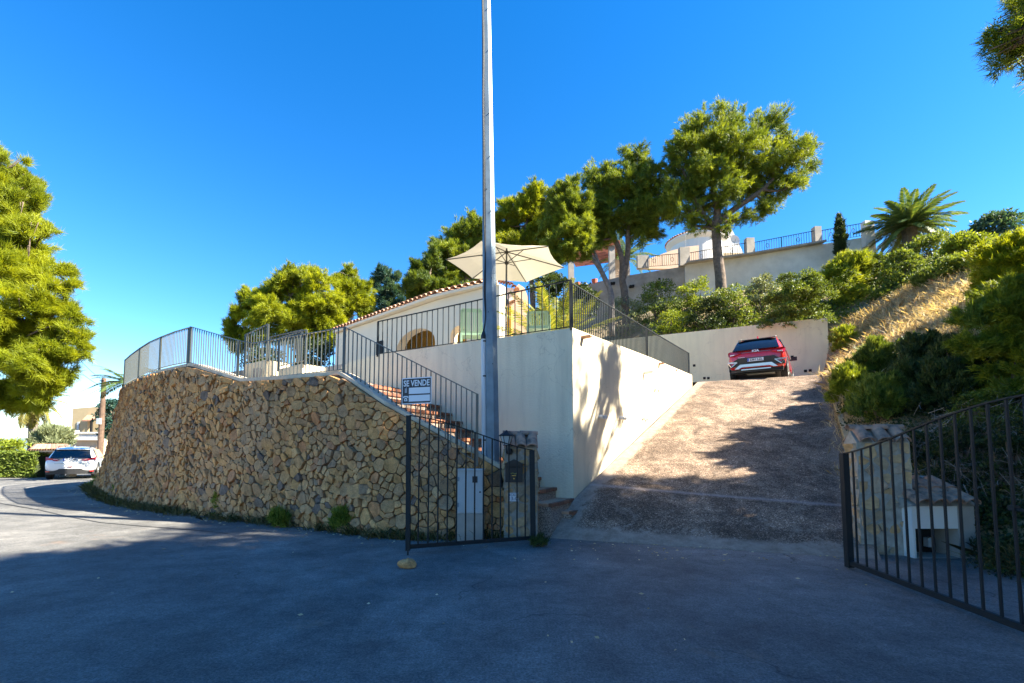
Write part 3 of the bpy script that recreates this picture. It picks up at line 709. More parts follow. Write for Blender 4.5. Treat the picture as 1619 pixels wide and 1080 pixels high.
railing('sloping grey railing on the wall between its highest corner and the courtyard bend', P2, [(577-515)*11.4/F, (600-537)*10.45/F, (604.5-541)*10.35/F], .105, [0, 1])
P3 = [W(398, 604.5, 10.3), W(540, 590, 9.0)]
railing('grey railing above the flat top of the rubble wall', P3, [(604-541)*10.3/F, (590-516)*9/F], .12, [])
P4 = [W(543, 600, 8.95), W(754, 733, 7.98)]
srail = railing('grey handrail following the stair slope and carrying the for sale sign', P4, [(600-515)*8.95/F, (733-623)*7.98/F], .118, [0, 1], gap=.03)
P5 = [RP(903, 518, TC+Vector((-.1, .06, 0)), wo), W(597, 561, 11.37)]
n5 = RP(597, 561, P5[0], wo)
railing('dark railing along the terrace edge above the stairs', [P5[0], n5], [(518-440)*P5[0].y/F, (561-507)*n5.y/F], .155, [0, 1], M_STEEL, SQB, gap=.02)
a_, b_, c_ = TC+Vector((-.02, .12, 0)), TM+Vector((-.08, .06, 0)), TE+Vector((-.08, .06, 0))
railing('long dark railing along the terrace edge above the driveway', [a_, b_, c_], [(518-440)*8.83/F, (566-518)*13.2/F, (593-557)*16.5/F], .105, [0, 1, 2], M_STEEL, SQB, gap=.03)
# inner courtyard: two cream stair cheeks with their own railings
for lab, c0, c1, t0, t1, th, rl in (
    ('short cream cheek wall at the left inside the courtyard', (385, 603, 11.2), (420, 603, 10.9), 577, 569, .5, ((387, 577, 11.2), (422, 568, 10.9), 528, 511)),
    ('cream cheek wall at the right inside the courtyard', (440, 600, 11.0), (478, 600, 10.6), 584, 575, .5, ((440, 584, 11.0), (483, 574, 10.6), 533, 520))):
    a = W(*c0); b = W(*c1); a.z = b.z = LZ; ta = W(c0[0], t0, c0[2]); tb = W(c1[0], t1, c1[2])
    o = thing('cheek_wall', lab, 'low wall', a)
    m = MB(); dv = Vector((.35, .5, 0)); m.add([a, b, tb, ta, a+dv, b+dv, tb+dv, ta+dv], [(0, 1, 2, 3), (1, 5, 6, 2), (5, 4, 7, 6), (4, 0, 3, 7), (3, 2, 6, 7)]); m.build('wall_block', M_STUCCOW, o)
    ra, rb = W(*rl[0]), W(*rl[1])
    railing(lab.replace('cheek wall', 'wall').replace('short cream wall', 'pale railing on the cream wall').replace('cream wall at', 'pale railing on the wall at'), [ra, rb], [(rl[0][1]-rl[2])*ra.y/F, (rl[1][1]-rl[3])*rb.y/F], .10, [0, 1], M_RAIL, SQ)
a = W(425, 600, 11.0); b = W(500, 590, 12.5)
railing('low railing panel far back in the courtyard in front of the pines', [W(425, 590, 12.3), W(476, 580, 12.0)], [1.0, 1.0], .105, [0, 1])
m = MB(); a = W(484, 596, 10.6); b = W(575, 612, 12.2); b.z = LZ
m.prism([(a.x, a.y+1.5, LZ), (b.x, b.y, LZ), (b.x, b.y+.25, LZ), (a.x, a.y+1.75, LZ)], (0, 0, .28)); meta(m.build('low_wall', M_WHITE), 'low white kerb wall at the head of the stairs', 'low wall')
# ------------------------------------------------------------------ lettering
def text_mesh(s, size, m, ex=.002, bold=0.0):
    c = bpy.data.curves.new('t', 'FONT'); c.body = s; c.size = size; c.extrude = ex; c.align_x = 'CENTER'; c.align_y = 'CENTER'; c.offset = bold; c.resolution_u = 3
    o = bpy.data.objects.new('t', c); COL.objects.link(o); bpy.context.view_layer.update()
    me = bpy.data.meshes.new_from_object(o.evaluated_get(bpy.context.evaluated_depsgraph_get()))
    bpy.data.objects.remove(o); bpy.data.curves.remove(c); me.materials.clear(); me.materials.append(m); return me
UPZ = Vector((0, 0, 1))
def plate_frame(p, n, up=UPZ):
    n = n.normalized(); x = up.cross(n).normalized(); y = n.cross(x); return frame(p, x, y, n)
# ------------------------------------------------------------------ gate pillars
def pillar(label, p, xdir, w, dpt, h, seed, ridge_h=.2):
    x = Vector(xdir).normalized(); y = Vector((-x.y, x.x, 0)); t = thing('gate_pillar', label, 'gate pillar', p)
    p = Vector(p); c = p+x*w/2+y*dpt/2
    rot = Matrix((x, y, UPZ)).transposed()
    MB().box(c+UPZ*(h/2-.1), (w, dpt, h+.2), rot).build('pillar_core', M_FLAGM, t)
    rg = random.Random(seed)
    for (o, a, nrm, wd_) in ((p, x, -y, w), (p+y*dpt, -y, -x, dpt), (p+x*w, y, x, dpt)):
        for (cx, cy, r, poly) in cells(wd_, h, .07, .15, seed, tries=1500):
            if rg.random() < .12: continue
            g_ = stone_geo(poly, lambda s, hh, d, o=o, a=a, nrm=nrm: o+a*s+UPZ*hh+nrm*d, .014+.012*rg.random(), .010, rg, .004)
            if g_: MB().add(g_[0], g_[1], rg.random()).build('stone', M_FLAG, t)
        seed += 1
    # gable under the tiles
    q = p+UPZ*(h); ov = .03
    g_ = MB(); g_.prism([q-x*0+y*0, q+y*dpt, q+y*dpt/2+UPZ*ridge_h*.9], x*w); g_.build('gable', M_FLAGM, t)
    n = max(2, round(w/.20))
    sl = math.hypot(dpt/2, ridge_h)
    for side in (-1, 1):
        run = (-y if side < 0 else y); 
        for i in range(n):
            base = q+x*(w*(i+.5)/n)+y*dpt/2+UPZ*ridge_h+run*.0
            low = base+run*(dpt/2+.07)-UPZ*(ridge_h+.01)
            dirv = (base-low).normalized(); xx = dirv.cross(UPZ).normalized(); zz = xx.cross(dirv)
            M = frame(low+zz*.012, xx, dirv*((base-low).length/.34), zz)@Matrix.Rotation(rg.uniform(-.06, .06), 4, 'Z')
            inst('roof_tile', OTILES[0], t, M)
    for i in range(2):
        a = q+x*(w*i/2-.03+.02*i)+y*dpt/2+UPZ*(ridge_h-.0)
        inst('ridge_tile', OTILES[0], t, frame(a, y, x*(w/2+.07)/.34, UPZ)@Matrix.Scale(.9, 4))
    return t
pl0 = G(797, 850, 0); pl0.y = 7.75; pl0.x = (797-809)/720*7.75
PLW = .36
pilL = pillar('left stone gate pillar carrying the mailbox, lantern and house number', (pl0.x, pl0.y, 0), (1, .02, 0), .56, .46, 1.54, 21, .23)
pilR = pillar('right stone gate pillar with a weathered tile cap beside the bushes', (5.10, 6.75, 0), (.96, -.26, 0), .66, .42, 1.62, 31, .20)
# ------------------------------------------------------------------ gates
def gate(label, hb, ht, fb, ft, flip):
    """hinge bottom/top, free bottom/top"""
    t = thing('iron_gate', label, 'gate', hb); d = (fb-hb); 
    b = MB(); b.bar(hb-UPZ*.03, ht, .085 if flip else .075); b.build('hinge_post', M_STEEL, t)
    b = MB(); b.bar(fb-UPZ*.02, ft, .06); b.build('free_post', M_STEEL, t)
    b = MB(); b.bar(hb+UPZ*.03, fb+UPZ*.03, .04, .055); b.build('bottom_rail', M_STEEL, t)
    hh = (ht-hb).length; fh = (ft-fb).length
    def top(s): return hb.lerp(fb, s)+UPZ*(hh+(fh-hh)*(smooth(-.15, 1.05, s)-smooth(-.15, 1.05, 0))/(smooth(-.15, 1.05, 1)-smooth(-.15, 1.05, 0)))
    b = MB(); P = [top(i/16) for i in range(17)]
    for i in range(16): b.bar(P[i], P[i+1], .03, .014)
    b.build('top_rail', M_STEEL, t)
    for j in range(1, 14):
        s = j/14; a = hb.lerp(fb, s)+UPZ*.04; barinst(SQB, 'bar', t, a, top(s), .018, d.to_tuple())
    return t
hb = G(843, 853, .06); ht = W(841, 712, hb.y)
fb = G(645, 868, .09); ft = W(646, 657, fb.y)
gL = gate('left leaf of the black iron driveway gate standing open before the rubble wall', hb, ht, fb, ft, True)
b = MB(); b.bar(fb-UPZ*.085, fb, .018); b.build('drop_bolt', M_STEEL, gL)
hb = G(1343, 893, .05); ht = W(1334, 717, hb.y)
fb = G(1652, 1012, .05); ft = W(1628, 624, fb.y); 
gR = gate('right leaf of the black iron driveway gate in front of the dark bushes', hb, ht, fb, ft, False)
b = MB(); q = hb.lerp(fb, 13/14); b.box(q+UPZ*.98, (.05, .05, .04)); b.bar(q+UPZ*.97, fb+UPZ*.97, .02); b.build('latch', M_STEEL, gR)
# rock
rk = bmesh.new(); bmesh.ops.create_icosphere(rk, subdivisions=3, radius=.095)
for v in rk.verts:
    n_ = noise.noise(v.co*14+Vector((3, 1, 2)))*.035+noise.noise(v.co*34)*.012
    v.co = v.co*(1+n_*7); v.co.x *= 1.15; v.co.z = max(v.co.z*(.78+.3*(v.co.x > 0)*.6), -.035)
me = bpy.data.meshes.new('rock'); rk.to_mesh(me); rk.free(); me.materials.append(M_STONE)
a = me.attributes.new('tint', 'FLOAT', 'POINT'); a.data.foreach_set('value', [.72]*len(me.vertices))
ro_ = bpy.data.objects.new('rock', me); COL.objects.link(ro_); ro_.location = G(643, 893, .04)+Vector((0, .02, 0)); meta(ro_, 'small tan rock under the free end of the open gate', 'rock')
# ------------------------------------------------------------------ mailbox, lantern, number plate (on the left pillar front, facing -y)
FY = pl0.y-.014
def fp(px, py, y=FY): return RP(px, py, Vector((0, y, 0)), Vector((0, 1, 0)))
a, b_ = fp(799, 762), fp(826, 733)
mbx = thing('mailbox', 'black metal mailbox with gabled lid on the left gate pillar', 'mailbox', (a.x, FY, a.z))
w_ = b_.x-a.x; h_ = b_.z-a.z
m = MB(); m.box(((a.x+b_.x)/2, FY-.05, (a.z+b_.z)/2), (w_, .10, h_)); m.build('box', M_BLACK, mbx)
m = MB(); cx = (a.x+b_.x)/2; m.prism([(cx-w_*.62, FY-.14, b_.z-.01), (cx, FY-.14, b_.z+.075), (cx+w_*.62, FY-.14, b_.z-.01)], (0, .14, 0)); m.build('lid', M_BLACK, mbx)
M_GOLD = mat('brass', (.60, .42, .12), rough=.35, metal=.9)
m = MB(); m.tube([(cx-.05, FY-.106, a.z+h_*.46), (cx-.02, FY-.106, a.z+h_*.5), (cx+.02, FY-.106, a.z+h_*.45), (cx+.055, FY-.106, a.z+h_*.5)], [.012, .006, .007, .014], 8); m.box((cx, FY-.104, a.z+h_*.36), (.07, .006, .008)); m.build('post_horn_emblem', M_GOLD, mbx)
m = MB(); m.tube([(cx, FY-.10, a.z+h_*.2), (cx, FY-.112, a.z+h_*.2)], .012, 8); m.build('lock', M_GOLD, mbx)
m = MB(); m.box((cx, FY-.103, a.z+h_*.82), (w_*.75, .006, .02)); m.build('slot', M_DARK, mbx)
lp = fp(801, 700)
ln = thing('wall_lantern', 'black wall lantern with hexagonal glass on the left gate pillar', 'lantern', (lp.x, FY, lp.z))
c = Vector((lp.x, FY-.14, lp.z-.05)); k_ = 1.25
def hexp(r0, z0, r1, z1): return [(r0*k_, z0*k_), (r1*k_, z1*k_)]
m = MB(); m.lathe(c, [(.042*k_, -.0), (.042*k_, .012)], 6); m.lathe(c, [(.105*k_, .125*k_), (.10*k_, .14*k_), (.02*k_, .19*k_), (.012, .205*k_)], 6)
for i in range(6):
    an = 6.2832*i/6; m.bar(c+Vector((.042*k_*math.cos(an), .042*k_*math.sin(an), 0)), c+Vector((.085*k_*math.cos(an), .085*k_*math.sin(an), .13*k_)), .008)
m.build('lantern_cage', M_STEEL, ln)
m = MB(); m.lathe(c, [(.036*k_, .012), (.078*k_, .128*k_)], 6); m.build('glass', mat('frosted lantern glass', (.45, .5, .52), rough=.2), ln)
m = MB(); m.tube([c, c+Vector((0, .0, -.06)), c+Vector((.0, .05, -.12)), c+Vector((.02, .10, -.10)), c+Vector((.04, .14, -.06))], .011, 8); m.lathe(c+Vector((.045, .125, -.1)), [(.001, -.055), (.045, -.045), (.055, 0), (.045, .05), (.001, .06)], 12); m.build('bracket', M_BLACK, ln)
a, b_ = fp(803, 793), fp(820, 779)
sg = thing('house_number_sign', 'small white number plate reading CALP 13-C below the mailbox', 'sign', (a.x, FY, a.z))
M_BLUE = mat('dark blue print', (.02, .05, .16), rough=.5)
cx, cz = (a.x+b_.x)/2, (a.z+b_.z)/2; w_, h_ = b_.x-a.x, b_.z-a.z
MB().box((cx, FY-.006, cz), (w_, .010, h_)).build('plate', M_WHITEP, sg)
fr_ = MB()
for s_ in (-1, 1): fr_.box((cx, FY-.0125, cz+s_*h_*.46), (w_*.96, .003, .005)); fr_.box((cx+s_*w_*.47, FY-.0125, cz), (.005, .003, h_*.9))
fr_.build('border', M_BLUE, sg)
inst('lettering', text_mesh('CALP', .052, M_BLUE), sg, plate_frame(Vector((cx+.015, FY-.013, cz+h_*.24)), Vector((0, -1, 0))))
inst('lettering', text_mesh('13-C', .082, M_BLUE), sg, plate_frame(Vector((cx, FY-.013, cz-h_*.18)), Vector((0, -1, 0))))
inst('town_crest', MB().lathe((0, 0, 0), [(.011, 0), (.011, .003)], 8).mesh('town_crest', M_BLUE), sg, plate_frame(Vector((cx-w_*.33, FY-.012, cz+h_*.24)), Vector((0, -1, 0))))
# ------------------------------------------------------------------ electricity cabinet on its plinth
y_ = 7.62; Pn = Vector((0, y_, 0)); nn = Vector((0, 1, 0))
a, b_ = RP(723, 812, Pn, nn), RP(764, 744, Pn, nn)
cb = thing('meter_cabinet', 'grey electricity cabinet on a concrete plinth against the rubble wall', 'cabinet', ((a.x+b_.x)/2, y_, 0))
MB().box(((a.x+b_.x)/2, y_+.13, (a.z+b_.z)/2), (b_.x-a.x, .26, b_.z-a.z)).build('cabinet_box', M_CAB, cb)
m = MB(); m.box(((a.x+b_.x)/2, y_-.006, (a.z+b_.z)/2), (b_.x-a.x-.03, .012, b_.z-a.z-.04)); m.build('door', M_CAB, cb)
MB().box(((a.x+b_.x)/2, y_+.12, b_.z+.012), (b_.x-a.x+.03, .30, .022)).build('lid', M_CAB, cb)
for zf in (.2, .8): MB().box((a.x+.012, y_-.014, a.z+(b_.z-a.z)*zf), (.03, .02, .07)).build('hinge', M_GALV, cb)
m = MB(); m.tube([(b_.x-.05, y_-.01, (a.z+b_.z)/2), (b_.x-.05, y_-.028, (a.z+b_.z)/2)], .014, 8); m.build('lock', M_BLACK, cb)
wq = RP(751, 758, Pn, nn); MB().box((wq.x, y_-.014, wq.z), (.085, .008, .105)).build('meter_window', M_BLACK, cb)
MB().box(((a.x+b_.x)/2, y_+.14, a.z/2-.05), (b_.x-a.x+.015, .26, a.z+.09)).build('plinth', M_CONC, cb)
# ------------------------------------------------------------------ street light pole
yp = 8.34; pb = W(778, 745, yp); ptop = W(768, -60, yp-.0)
pol = thing('utility_pole', 'tall tapered galvanised utility pole rising behind the gate pillar', 'pole', (pb.x, yp, 0.4))
def octo(c, r): return [Vector((c.x+r*math.cos(R(22.5+45*i)), c.y+r*math.sin(R(22.5+45*i)), c.z)) for i in range(8)]
m = MB(); vs = []; steps = 14; p0 = Vector((pb.x, yp, .4)); p1 = Vector((ptop.x, yp, ptop.z))
for i in range(steps+1):
    q = p0.lerp(p1, i/steps); r_ = .168+(.083-.168)*i/steps; vs += octo(q, r_)
m.add(vs, [(8*i+j, 8*i+(j+1) % 8, 8*i+8+(j+1) % 8, 8*i+8+j) for i in range(steps) for j in range(8)]+[tuple(range(7, -1, -1)), tuple(8*steps+j for j in range(8))])
m.build('shaft', M_GALV, pol)
m = MB()
for i, (zf, sx_) in enumerate(((.12, .06), (.25, .05), (.34, -.02), (.40, .05), (.52, .05), (.56, -.03), (.62, .04), (.70, .03), (.82, .04), (.90, .03))):
    q = p0.lerp(p1, zf); r_ = (.168+(.083-.168)*zf)*.93; m.tube([q+Vector((sx_, -r_, 0)), q+Vector((sx_, -r_-.012, 0))], .009, 6)
m.build('bolts', M_STEEL, pol, kind='stuff')
cd = thing('cable_conduit', 'pale blue grey plastic cable conduit strapped to the utility pole', 'conduit', (pb.x-.2, yp-.05, .4))
c0 = W(766, 735, yp-.08); c1 = W(764.5, 532, yp-.08)
m = MB(); m.tube([c0-UPZ*.5, c1], .045, 12); m.build('tube', M_PIPE, cd)
m = MB(); m.lathe(c1-UPZ*.05, [(.052, 0), (.052, .06), (.02, .15), (.015, .19)], 12); m.build('sealing_boot', M_BLACK, cd)
for py in (540, 595, 696):
    q = RP(766, py, c0, Vector((0, 1, 0))); m = MB(); m.lathe(q-UPZ*.012, [(.05, 0), (.05, .025)], 12); m.box(q+Vector((.08, .03, 0)), (.14, .02, .02)); m.build('strap', M_BLACK, cd)
cq = [c1+UPZ*.1]+[W(x_, y2, yp-.12) for x_, y2 in ((767.5, 500), (765.5, 460), (767, 400), (764.8, 330), (764.5, 240), (763.2, 160), (763.8, 80), (762.5, 0), (762, -50))]
m = MB(); m.tube(catmull(cq, 5), .0125, 6); m.tube([p+Vector((.018, .01, 0)) for p in catmull(cq, 5)], .010, 6)
cbl = m.build('power_cable', M_BLACK); meta(cbl, 'pair of black cables running up the left side of the utility pole', 'cable', kind=None)
# ------------------------------------------------------------------ SE VENDE board on the stair handrail
gA, gB = P4[0], P4[1]; hd = (gB-gA); hd.z = 0; hd.normalize(); hn = Vector((hd.y, -hd.x, 0)); hn = hn if hn.y < 0 else -hn
base_p = gA.lerp(gB, .5)+hn*.03
c_tl, c_br = RP(636, 599, base_p, hn), RP(682, 637, base_p, hn); c_tr = RP(682, 594.5, base_p, hn); c_bl = RP(636, 639.5, base_p, hn)
cc = (c_tl+c_br)/2; sw = abs((c_br-c_tl).dot(hd)); sh = (c_tr.z-c_br.z)
sv = thing('for_sale_sign', 'white bordered black SE VENDE board hanging on the stair handrail', 'sign', cc)
fm = plate_frame(cc, hn); X_, Y_, Z_ = [Vector(fm.col[i][:3]) for i in range(3)]
rot = Matrix((X_, Y_, Z_)).transposed()
M_SIGNW = mat('white sign plastic', (.66, .69, .74), rough=.5); M_SIGNB = mat('black sign print', (.012, .012, .02), rough=.5)
def sb(x, y, w_, h_, d, mm, nm, p=sv): return MB().box(cc+X_*x*sw+Y_*y*sh+Z_*d, (w_*sw, h_*sh, .004), rot).build(nm, mm, p)
sb(0, 0, 1, 1, 0, M_SIGNW, 'board'); sb(0, 0, .95, .92, .0035, M_SIGNB, 'black_print')
sb(.10, .0, .71, .235, .007, M_SIGNW, 'blank_field'); sb(.10, -.285, .71, .235, .007, M_SIGNW, 'blank_field')
tm = text_mesh('SE VENDE', 1, M_SIGNW, .001, .022); xs_ = [v.co.x for v in tm.vertices]; ys_ = [v.co.y for v in tm.vertices]
kx = .88*sw/(max(xs_)-min(xs_)); ky = .235*sh/(max(ys_)-min(ys_))
inst('lettering', tm, sv, frame(cc+Y_*.29*sh+Z_*.0065, X_*kx, Y_*ky, Z_*.5)@Matrix.Translation((-(max(xs_)+min(xs_))/2, -(max(ys_)+min(ys_))/2, 0)))
# mobile phone and telephone pictograms
m = MB(); o_ = cc-X_*.36*sw+Y_*.02*sh+Z_*.007; m.box(o_, (.07*sw, .17*sh, .004), rot); m.box(o_+X_*.02*sw+Y_*.11*sh, (.012*sw, .07*sh, .004), rot); m.build('mobile_pictogram', mat('grey print', (.3, .32, .36)), sv)
m = MB(); o_ = cc-X_*.36*sw-Y_*.29*sh+Z_*.007
m.prism([o_+X_*x*sw+Y_*y*sh for x, y in ((-.06, -.09), (.06, -.09), (.045, .0), (.02, .035), (-.02, .035), (-.045, .0))], Z_*.003)
m.prism([o_+X_*x*sw+Y_*y*sh for x, y in ((-.09, .03), (-.09, .07), (-.06, .105), (.06, .105), (.09, .07), (.09, .03), (.05, .03), (.05, .06), (-.05, .06), (-.05, .03))], Z_*.003)
m.lathe((0, 0, 0), [(.0, 0), (.0, 0)], 3) if False else None
m.build('telephone_pictogram', M_SIGNW, sv)
m = MB(); m.box(o_-Y_*.035*sh+Z_*.004, (.035*sw, .05*sh, .002), rot); m.build('telephone_dial', M_SIGNB, sv)
# ------------------------------------------------------------------ cars
def car(label, loc, heading, paint, Ln, Wd, H, red):
    t = thing('parked_car', label, 'car', (0, 0, 0)); hw = Wd/2; k = H/1.64
    stn = [(0.0, .80, .45, .60, .76, .66, .84), (.04, .92, .38, .64, .90, .74, .96), (.12, .985, .33, .68, .99, .78, 1.05), (.30, .995, .30, .70, 1.02, .755, 1.30), (.52, 1, .29, .72, 1.02, .71, 1.50),
           (.75, 1, .28, .72, 1.02, .68, 1.57), (1.2, 1, .28, .72, 1.02, .67, 1.62), (2.0, 1, .28, .72, 1.0, .67, 1.64), (2.6, 1, .28, .72, .98, .67, 1.60), (3.0, 1, .28, .72, .97, .68, 1.44), (3.35, 1, .28, .72, .96, .72, 1.16),
           (3.55, .99, .28, .70, .94, .74, 1.04), (4.0, .97, .29, .68, .88, .72, .96), (4.3, .92, .32, .62, .80, .68, .86), (4.45, .82, .36, .58, .72, .60, .76)]
    m = MB(); vs = []
    for (y, wm, zb, zm, zbelt, wr, zt) in stn:
        zt = zt*k; wb = hw*wm; wr_ = hw*wr
        half = [(wb*.80, zb), (wb*.965, zb+.07), (wb, zm), (wb*.985, (zm+zbelt)/2), (wb*.95, zbelt*k), (wr_+(wb*.93-wr_)*.18, max(zbelt*k+.01, zt-.07)), (wr_-.10, zt), (wr_*.45, zt+.015)]
        ring = half+[(-x, z) for x, z in half[::-1]]
        vs += [(x, y*Ln/4.5, z) for x, z in ring]
    n = 16
    m.add(vs, [(i*n+j, i*n+(j+1) % n, (i+1)*n+(j+1) % n, (i+1)*n+j) for i in range(len(stn)-1) for j in range(n)]+[tuple(range(n))[::-1], tuple((len(stn)-1)*n+j for j in range(n))])
    body = m.build('body', paint, t, smooth=True); sd = body.modifiers.new('s', 'SUBSURF'); sd.levels = 2; sd.render_levels = 2
    def P(nm, mm, fn, **k2): q = MB(); fn(q); return q.build(nm, mm, t, **k2)
    # rear window, following the slope (y, z)
    zb_, zt_ = 1.06*k, 1.47*k
    def rg_(q):
        a = [(-.70*hw, zb_), (.70*hw, zb_), (.615*hw, zt_), (-.615*hw, zt_)]
        rows = []
        for s in range(5):
            f = s/4; z = zb_+(zt_-zb_)*f; y = .035+.40*f-.03*math.sin(3.14*f); wd_ = (.80-.13*f)*hw
            rows.append([(wd_*u, y+.04*u*u-.035, z) for u in (-1, -.6, -.2, .2, .6, 1)])
        vs = [p for r_ in rows for p in r_]; vs2 = [(x, y+.09, z-.02) for x, y, z in vs]
        q.add(vs, [(i*6+j, i*6+j+1, i*6+j+7, i*6+j+6) for i in range(4) for j in range(5)]); q.add(vs2, [(i*6+j+6, i*6+j+7, i*6+j+1, i*6+j) for i in range(4) for j in range(5)])
        ed = [0, 1, 2, 3, 4, 5, 11, 17, 23, 29, 28, 27, 26, 25, 24, 18, 12, 6]
        q.add([vs[i] for i in ed]+[vs2[i] for i in ed], [(i, len(ed)+i, len(ed)+(i+1) % len(ed), (i+1) % len(ed)) for i in range(len(ed))])
    P('rear_window', M_GLASS, rg_, smooth=False)
    P('spoiler', paint if not red else M_BLACK, lambda q: q.prism([(-.64*hw, .36, zt_+.035), (.64*hw, .36, zt_+.035), (.66*hw, .62, zt_+.09), (-.66*hw, .62, zt_+.09)], (0, 0, -.03)))
    P('rear_wiper', M_BLACK, lambda q: q.bar((0, .03, zb_+.02), (-.28, .075, zb_+.05), .02))
    for s in (-1, 1):   # side glass panels: rear quarter, rear door, front door
        for (y0, y1, y2, y3) in ((.62, 1.12, 1.12, .95), (1.16, 2.05, 2.05, 1.16), (2.09, 3.15, 2.60, 2.09)):
            zl, zh = 1.05*k, 1.50*k
            def sg_(q, y0=y0, y1=y1, y2=y2, y3=y3):
                a = [(s*hw*.965, y0, zl), (s*hw*.965, y1, zl), (s*hw*.765, y2, zh), (s*hw*.765, y3, zh)]
                q.prism(a, (-s*.06, 0, -.0))
            P('side_window', M_GLASS, sg_)
        P('roof_rail', M_CHROME if red else M_BLACK, lambda q: q.tube([(s*hw*.62, .75, 1.59*k), (s*hw*.63, .95, 1.655*k), (s*hw*.63, 2.3, 1.675*k), (s*hw*.62, 2.6, 1.62*k)], .018, 6))
        P('mirror', M_BLACK, lambda q: (q.box((s*(hw+.10), 2.85, 1.05*k), (.20, .12, .14)), q.bar((s*(hw-.04), 2.87, 1.0*k), (s*(hw+.04), 2.87, 1.02*k), .05)))
        P('door_handle', paint, lambda q: q.box((s*(hw+.004), 1.45, .90), (.03, .18, .03)))
        P('sill_trim', M_BLACK, lambda q: q.box((s*(hw-.01), Ln*.48, .34), (.05, Ln*.52, .12)))
        for yy in (.82, Ln-.92):
            tm_ = MB(); prof = [(.18, -.11), (.33, -.115), (.355, -.09), (.36, 0), (.355, .09), (.33, .115), (.18, .11)]
            c = Vector((s*(hw-.10), yy, .36)); n2 = 24; vs = []
            for r_, xx in prof: vs += [c+Vector((xx*s, r_*math.cos(6.2832*j/n2), r_*math.sin(6.2832*j/n2))) for j in range(n2)]
            tm_.add(vs, [(i*n2+j, i*n2+(j+1) % n2, (i+1)*n2+(j+1) % n2, (i+1)*n2+j) for i in range(len(prof)-1) for j in range(n2)])
            ty = tm_.build('wheel', M_TYRE, t, smooth=True)
            rm_ = MB(); vs = [c+Vector((.095*s, .20*math.cos(6.2832*j/20), .20*math.sin(6.2832*j/20))) for j in range(20)]
            rm_.prism(vs, (-.17*s, 0, 0)); 
            rim = rm_.build('rim_disc', M_BLACK, ty)
            sp2 = MB()
            for j in range(5):
                an = 6.2832*j/5; sp2.bar(c+Vector((.105*s, 0, 0)), c+Vector((.105*s, .19*math.cos(an), .19*math.sin(an))), .05, .02, up=(1, 0, 0))
            vs2 = []
            for r_, xx in ((.19, .10), (.215, .118), (.225, .10)): vs2 += [c+Vector((xx*s, r_*math.cos(6.2832*j/n2), r_*math.sin(6.2832*j/n2))) for j in range(n2)]
            sp2.add(vs2, [(i*n2+j, i*n2+(j+1) % n2, (i+1)*n2+(j+1) % n2, (i+1)*n2+j) for i in range(2) for j in range(n2)])
            sp2.build('rim_spokes', M_CHROME, ty)
            ar = MB(); vs = []
            for r_, xx in ((.37, .0), (.37, .028), (.44, .028), (.445, .0)): vs += [Vector((s*(hw-.012+xx), yy+r_*math.cos(math.pi*j/18), .36+r_*math.sin(math.pi*j/18))) for j in range(19)]
            ar.add(vs, [(i*19+j, i*19+j+1, (i+1)*19+j+1, (i+1)*19+j) for i in range(3) for j in range(18)]); ar.build('wheel_arch', M_BLACK, t)
    P('antenna', paint, lambda q: q.prism([(-.02, .75, 1.60*k), (.02, .75, 1.60*k), (.01, .85, 1.70*k), (-.01, .85, 1.70*k)], (0, .08, 0)))
    def curve_plate(q, x0, x1, z0, z1, y, bow=.05, nseg=8, th=.03, z0b=None, z1b=None):
        vs = []
        for i in range(nseg+1):
            u = i/nseg; x = x0+(x1-x0)*u; yy = y+bow*(x/hw)**2*1.6
            za = z0 if z0b is None else z0+(z0b-z0)*abs(2*u-1); zc = z1 if z1b is None else z1+(z1b-z1)*abs(2*u-1)
            vs += [(x, yy, za), (x, yy, zc), (x, yy+th, zc), (x, yy+th, za)]
        q.add(vs, [(4*i+j, 4*i+4+j, 4*i+4+(j+1) % 4, 4*i+(j+1) % 4) for i in range(nseg) for j in range(4)]+[(0, 1, 2, 3), tuple(4*nseg+j for j in (3, 2, 1, 0))])
    py0 = -.015
    PM = mat('plate white', (.62, .66, .72), rough=.4); PB = mat('plate blue', (.02, .08, .5), rough=.4)
    def plate(zc, y, txt):
        pt = MB(); pt.box((0, y, zc), (.52, .012, .115)); po = pt.build('number_plate', PM, t)
        MB().box((-.235, y-.008, zc), (.045, .004, .11)).build('euro_band', PB, po)
        inst('lettering', text_mesh(txt, .105, M_SIGNB, .001, .003), po, plate_frame(Vector((.02, y-.009, zc)), Vector((0, -1, 0))))
    if red:
        P('rear_bumper', M_BLACK, lambda q: q.prism([(x*hw, -.055+.05*abs(x)**3, z) for x, z in ((-.97, .46), (-.97, .56), (-.80, .66), (-.62, .77), (.62, .77), (.80, .66), (.97, .56), (.97, .46))], (0, .14, 0)))
        P('skid_plate', M_CHROME, lambda q: (q.prism([(x*hw, -.075, z) for x, z in ((-.74, .37), (-.54, .53), (.54, .53), (.74, .37), (.60, .37), (.48, .43), (-.48, .43), (-.60, .37))], (0, .06, 0)), q.prism([(x*hw, -.068, z) for x, z in ((-.48, .43), (-.44, .48), (.44, .48), (.48, .43))], (0, .05, 0))))
        P('lower_bumper', M_BLACK, lambda q: curve_plate(q, -.9*hw, .9*hw, .26, .40, .02, .1, 10, .2))
        P('exhaust_trim', M_CHROME, lambda q: q.box((0, -.035, .335), (.95, .05, .035)))
